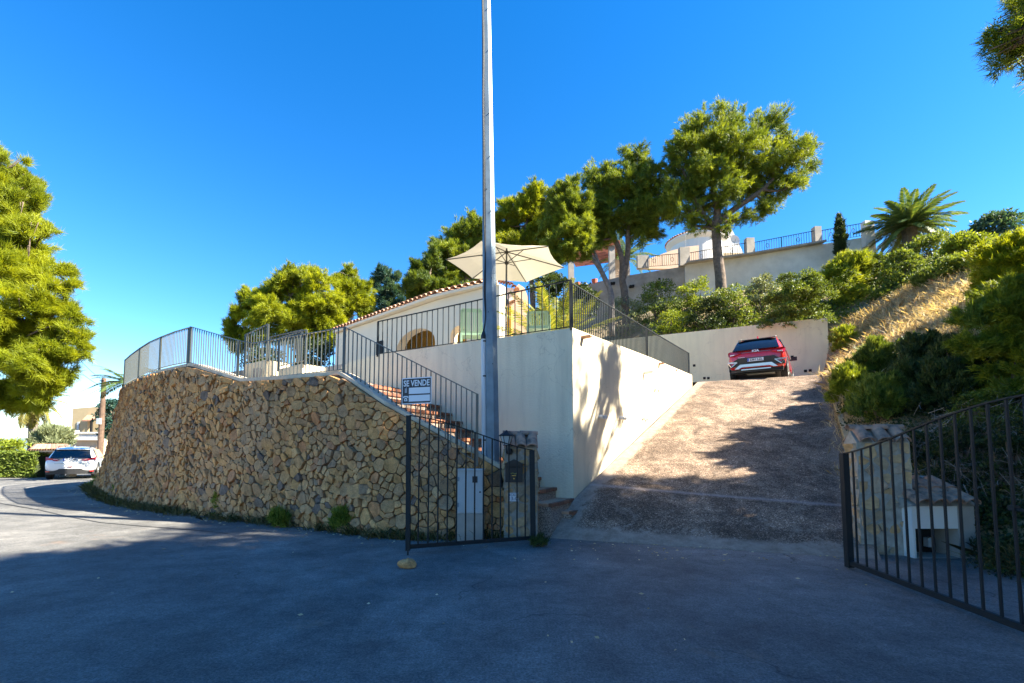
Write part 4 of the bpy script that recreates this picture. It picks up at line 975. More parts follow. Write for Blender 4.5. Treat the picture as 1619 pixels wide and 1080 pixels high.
        for s in (-1, 1):
            P('tail_light', M_LAMP, lambda q: (q.prism([(s*.60*hw, -.035, .93), (s*.80*hw, -.015, .87), (s*.97*hw, .06, .88), (s*1.0*hw, .14, 1.03), (s*.90*hw, .06, 1.06), (s*.5*hw, -.01, .98)], (0, .09, 0))))
            P('tail_light_lens', M_WHITEP, lambda q: q.prism([(s*.74*hw, -.035, .90), (s*.90*hw, .01, .895), (s*.90*hw, .01, .93), (s*.74*hw, -.035, .93)], (0, .03, 0)))
            P('corner_trim', M_CHROME, lambda q: (q.bar((s*.64*hw, -.07, .61), (s*1.0*hw, -.0, .64), .03, .05), q.bar((s*.66*hw, -.07, .61), (s*.86*hw, -.06, .46), .025), q.bar((s*.86*hw, -.05, .46), (s*.98*hw, -.0, .62), .025)))
            P('reflector', M_LAMP, lambda q: q.prism([(s*.74*hw, -.05, .585), (s*.90*hw, -.03, .60), (s*.84*hw, -.04, .50)], (0, .03, 0)))
        P('light_bar', mat('dark red trim', (.12, .004, .006), rough=.15, coat=1), lambda q: curve_plate(q, -.56*hw, .56*hw, .955, .985, .0, .06))
        P('exhaust_box', M_CONC, lambda q: q.box((.1, .5, .25), (.9, .3, .12)))
        plate(.675, -.07, '2361 LZL')
        inst('badge', text_mesh('KIA', .11, M_WHITEP, .004, .004), t, frame(Vector((0, -.005, 1.005)), Vector((1.35, 0, 0)), Vector((0, .3, .95)), Vector((0, -1, 0))))
        inst('model_script', MB().box((0, 0, 0), (.22, .014, .004)).mesh('model_script', M_WHITEP), t, plate_frame(Vector((-.50*hw, .0, .80)), Vector((0, -1, 0))))
    else:
        P('lower_bumper', M_BLACK, lambda q: curve_plate(q, -.93*hw, .93*hw, .24, .50, -.02, .09, 10, .25))
        P('fog_lamp', M_LAMP, lambda q: q.box((0, -.035, .60), (.17, .03, .035)))
        for s in (-1, 1):
            P('tail_light', M_LAMP, lambda q: q.prism([(s*.40*hw, -.01, .93), (s*.52*hw, -.005, .86), (s*.96*hw, .12, .885), (s*.97*hw, .16, 1.06), (s*.80*hw, .06, 1.0)], (0, .05, 0)))
            P('tail_light_lens', mat('pink lens', (.8, .35, .35), rough=.2, coat=1), lambda q: q.prism([(s*.47*hw, -.02, .915), (s*.68*hw, .02, .935), (s*.66*hw, .02, .965), (s*.5*hw, -.02, .945)], (0, .03, 0)))
            P('reflector', M_LAMP, lambda q: q.box((s*.84*hw, -.0, .38), (.14, .06, .06)))
        P('tailgate_seam', M_BLACK, lambda q: curve_plate(q, -.62*hw, .62*hw, .735, .745, -.018, .03))
        plate(.93, -.02, '3532 JRK')
        m3 = MB(); m3.prism([(0, 0, .035), (.02, 0, 0), (0, 0, -.0), (-.02, 0, 0)], (0, -.006, 0)); m3.prism([(-.02, 0, 0), (0, 0, 0), (-.02, 0, -.03), (-.04, 0, -.03)], (0, -.006, 0)); m3.prism([(.02, 0, 0), (0, 0, 0), (.02, 0, -.03), (.04, 0, -.03)], (0, -.006, 0))
        inst('badge', m3.mesh('badge', M_CHROME), t, Matrix.Translation((0, -.022, 1.03)))
    P('underbody', M_BLACK, lambda q: q.box((0, Ln/2, .30), (Wd*.82, Ln*.86, .14)))
    t.location = loc; t.rotation_euler = (0, 0, -heading); return t
rc = W(1197, 606, 16.3)
car('red SUV parked at the top of the driveway by the back wall', (rc.x-.02, rc.y, CR_R.z-.02), R(35), M_RED, 4.5, 1.87, 1.66, True)
wc = W(110, 757, 21.6)
car('white SUV parked on the street at the end of the rubble wall', (wc.x, wc.y, .135), R(-36), M_WCAR, 4.3, 1.80, 1.55, False)
# ------------------------------------------------------------------ parasol
uy = 11.35; ub = Vector((W(800, 500, uy).x, uy, 3.87)); ut = W(801, 399, uy)
um = thing('parasol', 'open cream garden parasol on the terrace above the stairs', 'parasol', ub)
M_CANV = mat('cream canvas', (.58, .52, .40), rough=.9, trans=.24, tcol=(1, 1, 1)); M_POLE = mat('dark grey parasol frame', (.08, .08, .075), rough=.4, metal=.3)
tips = []
for px, py, dY in ((705, 410, .1), (747, 440, 1.25), (832, 446, 1.45), (892, 423, .4), (866, 389, -.9), (762, 380, -1.1)):
    tips.append(W(px, py, uy+dY))
apex = ut+UPZ*.12
m = MB()
K = 6; vs = [apex]; fs = []
for i in range(6):
    a, b_ = tips[i], tips[(i+1) % 6]; mid = (a+b_)/2; mid = mid.lerp(apex, .055)
    ring = []
    for f in (.33, .66, 1.0):
        for s in range(4):
            s_ = s/4
            e = (a.lerp(b_, s_)).lerp(apex, .055*4*s_*(1-s_)*(f)) if f == 1 else a.lerp(b_, s_)
            ring.append((apex.lerp(e, f))-UPZ*.05*4*s_*(1-s_)*f+UPZ*.03*math.sin(3.14*f))
    vs += ring
def ix(i, r_, s):
    i2 = i+(s//4); return 1+(i2 % 6)*12+r_*4+(s % 4)
for i in range(6):
    for s in range(4):
        fs.append((0, ix(i, 0, s), ix(i, 0, s+1)))
        for r_ in range(2): fs.append((ix(i, r_, s), ix(i, r_+1, s), ix(i, r_+1, s+1), ix(i, r_, s+1)))
m.add(vs, fs); m.build('canopy', M_CANV, um)
m = MB(); m.tube([ub, ub+UPZ*.9, ut+UPZ*.1], [.026, .026, .022], 10); m.build('pole', M_POLE, um)
m = MB(); m.lathe(ub, [(.26, 0), (.26, .06), (.05, .09), (.04, .35)], 16); m.build('base', M_BLACK, um)
hubz = ut-UPZ*.28
MB().lathe(hubz, [(.05, -.03), (.05, .03)], 10).build('runner', M_BLACK, um); MB().lathe(ut-UPZ*.03, [(.045, 0), (.045, .06)], 10).build('hub', M_BLACK, um)
for tp in tips:
    m = MB(); m.bar(ut+UPZ*.01, tp-UPZ*.012, .018, .022); m.build('rib', M_POLE, um)
    m = MB(); m.bar(hubz, ut.lerp(tp, .42)-UPZ*.01, .014, .016); m.build('strut', M_POLE, um)
m = MB(); m.box(W(801, 478, uy)+Vector((.02, -.03, 0)), (.06, .05, .12)); m.build('crank_box', M_BLACK, um)
# ------------------------------------------------------------------ green plastic garden loungers
M_GRN = mat('mint green plastic', (.28, .42, .29), rough=.45, trans=.12)
def chair(label, px0, px1, pyt, Y, yaw, lean=.42, slats=7):
    a, b_ = WZ(px0, Y, 3.9), WZ(px1, Y, 3.9); w_ = b_.x-a.x; c = Vector(((a.x+b_.x)/2, Y, 3.86)); top = W((px0+px1)/2, pyt, Y+.1).z
    t = thing('garden_chair', label, 'garden chair', c, 'green plastic garden chairs on the terrace')
    rz = Matrix.Rotation(yaw, 3, 'Z'); sh_ = .42
    def T(x, y, z): return c+rz@Vector((x, y, z))
    h = top-3.86; bh = h-sh_
    def back(x, f): return T(x, .05-lean*.35*f, sh_+bh*f)      # leans back toward the camera
    m = MB()
    def slab(x0, x1, f0, f1, th=.03):
        P = [back(x0, f0), back(x1, f0), back(x1, f1), back(x0, f1)]; m.prism(P, rz@Vector((0, th, 0)))
    slab(-w_/2, -w_/2+.07, 0, .94); slab(w_/2-.07, w_/2, 0, .94); slab(-w_/2+.03, w_/2-.03, .86, 1.0); slab(-w_/2+.07, w_/2-.07, 0, .07)
    m.build('back_frame', M_GRN, t)
    for i in range(slats):
        m = MB(); x = -w_/2+.07+(w_-.14)*(i+.5)/slats; slab(x-(w_-.14)/slats*.33, x+(w_-.14)/slats*.33, .07, .86, .02); m.build('slat', M_GRN, t)
    m = MB(); m.prism([T(-w_/2, .05, sh_), T(w_/2, .05, sh_), T(w_/2, .55, sh_+.02), T(-w_/2, .55, sh_+.02)], (0, 0, -.05)); m.build('seat', M_GRN, t)
    for s in (-1, 1):
        m = MB(); m.bar(T(s*w_/2*.97, .0, sh_+.22), T(s*w_/2*.97, .5, sh_+.22), .05, .03); m.build('armrest', M_GRN, t)
        for yy in (.05, .5):
            m = MB(); m.bar(T(s*w_/2*.95, yy, 0), T(s*w_/2*.95, yy, sh_+(.21 if yy > .3 else 0)), .045); m.build('leg', M_GRN, t)
    return t
chair('mint green plastic chair left of the utility pole, its slatted back to the railing', 728, 762, 492, 10.6, R(4))
chair('mint green plastic chair right of the parasol pole beside the palm fronds', 833, 869, 496, 10.0, R(-6))
# ------------------------------------------------------------------ white house behind the terrace
HC = W(692, 474, 15.0); HZ = HC.z; HL = WZ(531, 19.5, HZ); HRt = W(790, 467, 13.6); HRt.z = HZ+.02
def planewall(o, e, zb, holes, th, mm, parent, name, inward, topf=None):
    """wall from o to e with arched openings: holes = (s0, s1, zspring, ztop)"""
    dx = e-o; dx.z = 0; ln = dx.length; dx.normalize(); out = [(0, zb)]
    for (s0, s1, zsp, ztp) in sorted(holes):
        out += [(s0, zb), (s0, zsp)]; r_ = (s1-s0)/2
        out += [((s0+s1)/2-r_*math.cos(math.pi*i/10), zsp+(ztp-zsp)*math.sin(math.pi*i/10)) for i in range(1, 10)]
        out += [(s1, zsp), (s1, zb)]
    out += [(ln, zb), (ln, e.z), (0, o.z)]
    P = [Vector((o.x+dx.x*s, o.y+dx.y*s, z)) for s, z in out]
    m = MB(); m.prism(P, Vector(inward)*th); return m.build(name, mm, parent)
hs_ = thing('white_house', 'low cream house with arched porch openings and tiled eaves behind the terrace', 'house', (HC.x, HC.y, 3.86))
hd1 = (HL-HC); hd1.z = 0; l1 = hd1.length; hd1.normalize(); hn1 = Vector((hd1.y, -hd1.x, 0)); hn1 = hn1 if hn1.y < 0 else -hn1
def sOn(px, py, o, d_, n_): p = RP(px, py, o, n_); return (p-o).dot(d_), p.z
s0, _ = sOn(688, 530, HC, hd1, hn1); s1, _ = sOn(627, 540, HC, hd1, hn1)
zsp = sOn(688, 528, HC, hd1, hn1)[1]; ztp = sOn(665, 518, HC, hd1, hn1)[1]
planewall(HC, HL, 3.0, [(s0, s1, zsp-.25, ztp)], .35, M_HOUSE, hs_, 'porch_wall', -hn1)
hd2 = (HRt-HC); hd2.z = 0; hd2.normalize(); hn2 = Vector((hd2.y, -hd2.x, 0)); hn2 = hn2 if hn2.y < 0 else -hn2
s0, _ = sOn(712, 530, HC, hd2, hn2); s1, _ = sOn(738, 530, HC, hd2, hn2); ztp = sOn(725, 515, HC, hd2, hn2)[1]
planewall(HC, HRt, 3.0, [(s0, s1, ztp-.3, ztp)], .35, M_HOUSE, hs_, 'gable_wall', -hn2)
# porch inner walls, yellow light put into their ochre colour
m = MB(); a, b_ = HC-hn1*1.6+hd1*.3, HL-hn1*1.6; m.prism([(a.x, a.y, 3), (b_.x, b_.y, 3), (b_.x, b_.y, HZ-.2), (a.x, a.y, HZ-.2)], -hn1*.1)
a, b_ = HC-hn2*1.4, HC.lerp(HRt, .8)-hn2*1.4; m.prism([(a.x, a.y, 3), (b_.x, b_.y, 3), (b_.x, b_.y, HZ-.2), (a.x, a.y, HZ-.2)], -hn2*.1); m.build('porch_inner_wall', M_OCHRE, hs_)
m = MB(); q = RP(601, 546, HC, hn1)+hn1*.02; m.box((q.x, q.y, q.z-.3), (.42, .05, .9), Matrix((hd1, hn1, UPZ)).transposed()); m.build('window', M_DARK, hs_)
# roof slab with over-hang, tiles row along each eave
ro1 = MB(); A_1 = HC+hn1*.14+hn2*.1; A_2 = HL+hn1*.14; A_3 = HRt+hn2*.14
ctr = Vector((-3.5, 19.5, HZ+1.1))
ro1.prism([Vector((A_1.x, A_1.y, HZ+.02)), Vector((A_2.x, A_2.y, HZ+.02)), Vector((-6.5, 24, HZ+.4)), Vector((0, 21, HZ+.4)), Vector((A_3.x, A_3.y, HZ+.02))], (0, 0, .09)); ro1.build('roof_slab', M_HOUSE, hs_)
ro2 = MB(); pr = [Vector((A_1.x, A_1.y, HZ+.115)), Vector((A_2.x, A_2.y, HZ+.115)), Vector((-6.5, 24, HZ+.6)), Vector((0, 21, HZ+.6)), Vector((A_3.x, A_3.y, HZ+.115))]
ro2.add(pr+[ctr], [(i, (i+1) % 5, 5) for i in range(5)]); ro2.build('roof', M_TERRA, hs_)
rr = random.Random(8)
for (p, q, n_) in ((A_1, A_2, hn1), (A_1, A_3, hn2)):
    dd = (q-p); dd.z = 0; L_ = dd.length; dd.normalize(); k = int(L_/.25)
    up = (-n_*.94+UPZ*.28).normalized()
    for i in range(k):
        c = p+dd*(L_*(i+.5)/k); c = Vector((c.x, c.y, HZ+.13))
        zz = dd.cross(up).normalized(); zz = zz if zz.z > 0 else -zz
        xx = up.cross(zz)
        for row in range(2): inst('roof_tile', rr.choice(TILES), hs_, frame(c+n_*.05+up*.34*row+UPZ*.03*row, xx, up, zz))
# second volume: peach outbuilding with sloping parapet + chimney
ob = thing('peach_outbuilding', 'peach walled outbuilding with sloping tiled parapet behind the utility pole', 'outbuilding', W(820, 520, 16.5))
pts = [W(770, 560, 16.2), W(770, 491, 16.2), W(786, 488, 16.2), W(812, 478, 16.2), W(822, 486, 16.2), W(834, 502, 16.2), W(846, 528, 16.2), W(846, 560, 16.2)]
m = MB(); m.prism(pts, (0, 2.2, 0)); m.build('walls', M_PINK, ob)
for i in range(9):
    f = i/8; q = W(788+f*24, 487-f*9, 16.15); inst('roof_tile', rr.choice(TILES), ob, frame(q+Vector((0, -.05, .02)), Vector((1, 0, .3)).normalized(), Vector((0, 1, 0)), Vector((-.3, 0, 1)).normalized())@Matrix.Scale(.7, 4))
ch = thing('chimney_hut', 'white chimney block with arched terracotta cover and small dark vent', 'chimney', W(806, 480, 18))
m = MB(); a, b_ = W(787, 486, 18.0), W(812, 455, 18.0); m.prism([(a.x, 18, a.z-1), (b_.x, 18, a.z-1), (b_.x, 18, b_.z), (a.x, 18, b_.z)], (0, .8, 0)); m.build('stack', M_HOUSE, ch)
m = MB(); q = W(789, 454, 17.98); m.box((q.x, 17.97, q.z), (.1, .04, .14)); m.build('vent', M_DARK, ch)
for i in range(7):
    q = W(790+i*4.5, 446+i*.9+(i > 4)*(i-4)*3, 17.9); inst('roof_tile', rr.choice(TILES), ch, frame(q, Vector((1, 0, -.1)).normalized(), Vector((0, .98, .2)).normalized(), Vector((0, -.2, .98)).normalized()))
m = MB(); P = [W(x_, y_, 18.2) for x_, y_ in ((812, 500), (812, 458), (820, 449), (829, 455), (834, 468), (836, 500))]; m.prism(P, (0, 1, 0)); m.build('round_gable', M_PINK, ch)

# ------------------------------------------------------------------ upper property: retaining wall, balustrade, round house, pergola
UA = W(925, 452, 36); UZ_ = None
def up_(px, py, Y): return W(px, py, Y)
uw = thing('upper_retaining_wall', 'grey concrete retaining wall high on the hillside under the iron balustrade', 'wall', W(1000, 430, 34.5))
wl = [(900, 456, 36.4), (984, 437, 35.0), (1083, 421, 33.3)]
P = [up_(*p) for p in wl]
wallstrip(P, 9.0, .35, [(.1, 1)]*2, M_CONC, uw, 'grey_wall')
P2_ = [up_(1083, 419, 33.2), up_(1187, 405, 31.7), up_(1300, 386, 30.2), up_(1384, 372, 29.1)]
wallstrip(P2_, 9.0, .35, [(.1, 1)]*3, M_CONCW, uw, 'pale_wall')
m = MB()
for i in range(3):
    a, b_ = P2_[i], P2_[i+1]
    if i < 2: m.prism([a+Vector((0, -.45, 0)), b_+Vector((0, -.45, 0)), b_+Vector((0, .1, 0)), a+Vector((0, .1, 0))], (0, 0, .12))
m.build('slab_edge', M_CONC, uw)
for px, py in ((966, 449.5), (970, 449), (996, 454), (1000, 453.5), (1041, 443), (932, 462)):
    q = W(px, py, 34.9-(px-984)*.012); MB().box(q+Vector((0, -.12, 0)), (.16, .3, .16)).build('weep_hole', M_DARK, uw)
posts = [(1017, 424, 404, 18, 34.4), (1083, 420, 391, 16, 33.2), (1187, 404, 376, 13, 31.6), (1294, 386, 358, 11, 30.2), (1376, 389, 349, 15, 29.0)]
bls = []
for i, (px, pb_, pt_, wpx, Y) in enumerate(posts):
    a = W(px, pb_, Y); h = W(px, pt_, Y).z-a.z; w2 = wpx*Y/F; m = MB(); m.box((a.x, Y+.15, a.z+h/2), (w2, .4, h))
    o = m.build('balustrade_post', M_CONC if i != 4 else M_WHITE)
    meta(o, ['narrow concrete balustrade post nearest the palm leaves left of the round house', 'square concrete balustrade post where the grey upper wall meets the pale wall',
             'stained concrete balustrade post just right of the tall pine trunk', 'pale concrete balustrade post left of the cypress', 'leaning white pillar at the right end of the balustrade by the big palm'][i], 'post', 'posts of the upper balustrade')
    bls.append((a, h))
labs = ['low iron balustrade between the first two concrete posts under the round house', 'iron balustrade crossing behind the tall pine trunk', 'long iron balustrade panel with scroll between the stained post and the pale post', 'iron balustrade panel behind the cypress']
for i in range(4):
    a, b_ = bls[i][0]+Vector((.2, .1, .05)), bls[i+1][0]+Vector((-.2, .1, .05))
    if i == 3: b_ = W(1368, 374, 29.2)
    hh = .93
    t = thing('iron_balustrade', labs[i], 'balustrade', a, 'iron balustrades on the upper wall')
    m = MB(); m.bar(a+UPZ*hh, b_+UPZ*hh, .05, .03); m.build('top_rail', M_STEEL, t); m = MB(); m.bar(a+UPZ*.1, b_+UPZ*.1, .04, .02); m.build('bottom_rail', M_STEEL, t)
    n = int((b_-a).length/.15)
    for j in range(n+1):
        c = a.lerp(b_, j/n); barinst(SQB, 'baluster', t, c+UPZ*.1, c+UPZ*hh, .045 if j == n//2 else .02)
    for f in (.25, .75):
        c = a.lerp(b_, f)+UPZ*.52; m = MB(); m.tube([c+Vector((.11*math.cos(q*.63), 0, .17*math.sin(q*.63))) for q in range(11)], .014, 5); m.build('scroll', M_STEEL, t)
# round white house
c = W(1112, 400, 40); tz = W(1112, 372, 40).z; rad = 46/720*40
rh = thing('round_house', 'white round house with terracotta edged roof above the balustrade', 'house', (c.x, c.y+rad*.6, c.z-1))
cc_ = Vector((c.x+.4, 40+rad, 0)); m = MB(); m.lathe((cc_.x, cc_.y, c.z-2.5), [(rad*.93, 0), (rad*.93, tz-c.z+2.5)], 40); m.build('round_wall', M_WHITE, rh, smooth=False)
m = MB(); m.lathe((cc_.x, cc_.y, tz), [(rad*.93, -.06), (rad*1.07, .28), (rad*1.07, .42), (rad*.7, .95), (.05, 1.2)], 48); m.build('eave_soffit', M_WHITE, rh)
tn = 64
for i in range(tn):
    an = 6.2832*i/tn; dr = Vector((math.cos(an), math.sin(an), 0))
    if dr.y > .45: continue
    inst('roof_tile', TILES[i % 5], rh, frame(Vector((cc_.x, cc_.y, tz+.44))+dr*(rad*1.10), Vector((-dr.y, dr.x, 0)), (-dr*.9+UPZ*.35).normalized(), (dr*.35+UPZ*.9).normalized())@Matrix.Scale(1.15, 4))
P = [W(x_, y_, 38.5) for x_, y_ in ((1022, 425), (1026, 409), (1062, 396), (1085, 390), (1105, 388), (1105, 425))]; m = MB(); m.prism(P, (0, .3, 0)); m.build('sloping_wall', M_PINK, rh)
m = MB(); a, b_ = W(1140, 400, 41.5), W(1157, 362, 41.5); m.prism([(a.x, 41.5, a.z), (b_.x+1, 41.5, a.z), (b_.x, 41.5, b_.z), (a.x, 41.5, b_.z)], (0, 2, 0)); m.build('side_block', M_WHITE, rh)
m = MB(); q = W(1130, 385, 40); m.box((q.x, cc_.y-rad*.93+.12, q.z), (.4, .06, .08)); m.build('vent', M_STEEL, rh)
dq = W(1160, 381, 37); ds_ = thing('satellite_dish', 'round white satellite dish beside the round house', 'satellite dish', dq)
m = MB(); n = 20; vs = []
for r_, y_ in ((.0, .12), (.2, .10), (.4, .04), (.52, 0)): vs += [dq+Vector((r_*math.cos(6.2832*j/n)-y_*.5, y_, r_*math.sin(6.2832*j/n))) for j in range(n)]
m.add(vs, [(i*n+j, i*n+(j+1) % n, (i+1)*n+(j+1) % n, (i+1)*n+j) for i in range(3) for j in range(n)]); m.build('reflector', M_WHITE, ds_, smooth=True)
m = MB(); m.tube([dq+Vector((0, .1, 0)), dq+Vector((0, .3, -.3)), dq+Vector((0, .3, -1.3))], .03, 6); m.build('mast', M_STEEL, ds_)
m = MB(); m.bar(dq+Vector((0, 0, -.45)), dq+Vector((-.1, -.5, -.1)), .02); m.build('arm', M_STEEL, ds_)
aq = W(1083, 392, 39); an_ = thing('television_antenna', 'thin aerial mast beside the round house', 'antenna', aq)
m = MB(); m.tube([aq, W(1083, 366, 39)], .02, 5)
for py in (378, 383): q = W(1083, py, 39); m.bar(q-Vector((.3, 0, 0)), q+Vector((.3, 0, 0)), .015)
m.build('mast', M_CONC, an_)
# pergola
pg = thing('pergola', 'brown timber pergola on concrete posts at the left of the upper wall', 'pergola', W(940, 450, 36.5))
for px, pt_, wpx in ((903, 392, 9), (968, 383, 9)):
    a = W(px, 440, 36.2); tp_ = W(px, pt_, 36.2); MB().box((a.x, 36.3, (a.z+tp_.z)/2-.3), (wpx*36/F, .45, tp_.z-a.z+.6)).build('post', M_CONC, pg)
a, b_ = W(896, 392, 36.0), W(972, 381, 35.6); m = MB(); m.bar(a+UPZ*.12, b_+UPZ*.12, .16, .22); m.build('front_beam', M_WOOD, pg)
M_BEAM = mat('reddish pergola slats', (.30, .09, .05), rough=.8, var=.3)
for i in range(11):
    f = i/10; off = Vector((.12*i, .36*i, .0)); m = MB(); m.bar(a+off-UPZ*.02, b_+off+Vector((.4, 0, -.02)), .07, .14); m.build('slat', M_BEAM, pg)
m = MB(); q = W(977, 420, 36.5); m.box((q.x+.1, 38, q.z), (.9, .2, 2.4)); m.build('back_panel', M_PINK, pg)
for px, py, s_ in ((913, 450, .24), (940, 445, .26)):
    q = W(px, py, 35.9); MB().lathe(q, [(s_*.7, -.3), (s_, .15)], 12).build('flower_pot', mat('red pot', (.45, .10, .05)), pg)
# ------------------------------------------------------------------ left distance: street corner
hgp = thing('gate_house', 'tiled gateway canopy with tan pillar and grey boarded gate behind the white car', 'gateway', W(56, 755, 23))
gz = .1
def bx(px0, px1, py0, py1, Y, th, mm, nm, par):
    a, b_ = W(px0, py1, Y), W(px1, py0, Y); m = MB(); m.prism([(a.x, Y, a.z), (b_.x, Y, a.z), (b_.x, Y, b_.z), (a.x, Y, b_.z)], (0, th, 0)); return m.build(nm, mm, par)
bx(52, 58, 716, 757, 23.2, .4, M_PINK, 'pillar', hgp); bx(104, 112, 712, 757, 23.4, .4, M_PINK, 'pillar', hgp); bx(52, 112, 711, 717, 23.3, .5, M_PINK, 'lintel', hgp)
for i in range(14):
    bx(58.5+i*3.2, 61.3+i*3.2, 727, 757, 23.5, .04, M_CAB, 'gate_board', hgp)
m = MB(); a, b_ = W(47, 712, 22.9), W(113, 711, 22.9); c2, d2 = W(56, 704, 24.2), W(106, 704, 24.2); m.add([a, b_, d2, c2], [(0, 1, 2, 3)]); m.add([a-UPZ*.1, b_-UPZ*.1, b_, a], [(0, 1, 2, 3)]); m.build('roof_bed', M_PINK, hgp)
for i in range(16):
    f = (i+.5)/16; q = a.lerp(b_, f); q2 = c2.lerp(d2, f); dv = (q2-q); l = dv.length; dv.normalize(); xx = dv.cross(UPZ).normalized()
    inst('roof_tile', rr.choice(TILES), hgp, frame(q-dv*.08, xx, dv*(l/.42+.2), xx.cross(dv)))
lh = thing('tan_house', 'two storey tan house with tiled porch and white balustrade at the street end', 'house', W(140, 700, 38))
M_TAN = mat('tan render', (.42, .33, .19), rough=.9, var=.1); M_TANL = mat('light tan render', (.50, .36, .24), rough=.9, var=.12)
P = [W(115, 690, 40), W(115.5, 645, 40), W(119, 645, 40), W(175, 641, 42), W(175, 690, 42)]
m = MB(); m.prism([W(112, 700, 40), W(115, 646, 40), W(190, 640, 40), W(190, 700, 40)], (0, 6, 0)); m.build('upper_storey', M_TAN, lh)
bx(110, 163, 695, 728, 36, 2.5, M_TANL, 'lower_wall', lh)
bx(121, 125, 667, 680, 39.95, .1, M_CAB, 'window', lh); bx(140, 146, 662, 684, 39.9, .1, M_DARK, 'doorway', lh)
m = MB(); a, b_ = W(130, 664, 38.8), W(157, 663, 38.8); c2, d2 = W(138, 656, 40), W(152, 656, 40); m.add([a, b_, d2, c2, a-UPZ*.12, b_-UPZ*.12], [(0, 1, 2, 3), (4, 5, 1, 0)]); m.build('porch_roof', M_TERRA, lh)
bx(137, 139, 664, 690, 39, .2, M_TAN, 'porch_post', lh)
bl = thing('white_balustrade', 'white turned balustrade on the tan terrace wall at the street end', 'balustrade', W(140, 695, 35.9))
bx(111, 162, 683, 685.5, 35.8, .3, M_WHITE, 'handrail', bl); bx(111, 162, 693.5, 696, 35.8, .3, M_WHITE, 'plinth', bl); bx(112, 117, 680.5, 695, 35.7, .45, M_WHITE, 'end_post', bl)
q = W(118, 694, 35.95); hbal = W(118, 685, 35.95).z-q.z
bal = MB().lathe((0, 0, 0), [(.05, 0), (.10, hbal*.3), (.04, hbal*.7), (.06, hbal)], 8).mesh('baluster', M_WHITE)
for i in range(20): inst('baluster', bal, bl, Matrix.Translation(W(118.5+i*2.2, 694, 35.95)))
# wooden pole and wires
wp0, wp1 = W(158.5, 712, 25), W(164.5, 598, 25)
wp = thing('wooden_pole', 'brown wooden telephone pole behind the left end of the rubble wall', 'pole', (wp0.x, 25, -.1))
m = MB(); m.tube([(wp0.x, 25, -.1), wp0, wp1], [.15, .14, .105], 10); m.build('pole', M_WOOD, wp)
q = W(160, 666, 24.85); MB().box(q-Vector((.12, 0, 0)), (.18, .15, .32)).build('junction_box', M_CAB, wp)
m = MB(); q = W(164, 602, 24.9); m.bar(q-Vector((.2, 0, 0)), q, .05); m.build('insulator', M_STEEL, wp)
def wire(lab, a, b_, sag):
    pts = [a.lerp(b_, i/14)-UPZ*sag*4*(i/14)*(1-i/14) for i in range(15)]; m = MB(); m.tube(pts, .011, 4); meta(m.build('overhead_wire', M_BLACK), lab, 'wire')
wire('upper overhead wire sagging from the wooden pole past the big left pine', W(163, 602, 25), W(-120, 175, 9), .75)
wire('lower overhead wire sagging from the wooden pole past the big left pine', W(163, 612, 25), W(-120, 255, 9), .75)
wire('thin wire running left from the wooden pole behind the big pine', W(163, 602, 25), W(20, 652, 40), .35)
wire('thinnest wire running left below its twin from the wooden pole', W(163, 612, 25), W(20, 668, 40), .3)
# ------------------------------------------------------------------ white meter hut behind the right gate
y_ = 6.45; Pn = Vector((0, y_, 0)); nn = Vector((0, 1, 0))
A, B2 = RP(1441, 800, Pn, nn), RP(1546, 896, Pn, nn)
mh = thing('meter_hut', 'low white meter hut with a tile roof half hidden behind the right gate', 'meter hut', ((A.x+B2.x)/2, y_, 0))
x0, x1, zt, zb = A.x, B2.x, A.z, -.1; o0, o1 = RP(1447, 836, Pn, nn), RP(1518, 882, Pn, nn)
MB().box(((x0+o0.x)/2, y_+.2, (zt+zb)/2), (o0.x-x0, .4, zt-zb)).build('jamb', M_WHITE, mh); MB().box(((x1+o1.x)/2, y_+.2, (zt+zb)/2), (x1-o1.x, .4, zt-zb)).build('jamb', M_CONC, mh)
MB().box(((o0.x+o1.x)/2, y_+.2, (zt+o0.z)/2), (o1.x-o0.x, .4, zt-o0.z)).build('lintel', M_WHITE, mh); MB().box(((o0.x+o1.x)/2, y_+.2, (zb+o1.z)/2), (o1.x-o0.x, .4, o1.z-zb)).build('sill', M_CONC, mh)
MB().box(((o0.x+o1.x)/2, y_+.38, (o0.z+o1.z)/2), (o1.x-o0.x, .03, o0.z-o1.z)).build('back_panel', M_DARK, mh)
for fx, mm in ((.3, M_STEEL), (.72, M_CAB)): MB().box((o0.x+(o1.x-o0.x)*fx, y_+.28, o1.z+.16), (.09, .08, .13)).build('water_meter', mm, mh)
m = MB(); m.prism([(x0-.03, y_-.05, zt+.01), (x0-.03, y_+.75, zt+.38), (x0-.03, y_+.75, zt-.2)], (x1-x0+.06, 0, 0)); m.build('roof_bed', M_FLAGM, mh)
for i in range(4):
    for rw in range(2): inst('roof_tile', OTILES[0], mh, frame(Vector((x0+(x1-x0)*(i+.5)/4, y_-.10+rw*.32, zt+.03+rw*.15)), Vector((1, 0, 0)), Vector((0, .91, .42)), Vector((0, -.42, .91)))@Matrix.Diagonal((1.15, 1.1, 1.1, 1)))
# kerb along the right side of the driveway
kb = MB(); pts = [ramp_pt(1.0, v) for v in [i/14 for i in range(0, 15)]]
for i in range(1, 14): a, b_ = pts[i]+Vector((.08, 0, .03)), pts[i+1]+Vector((.08, 0, .03)); kb.bar(a, b_, .11, .22)
kb.build('kerb', M_SILL, kind='structure')
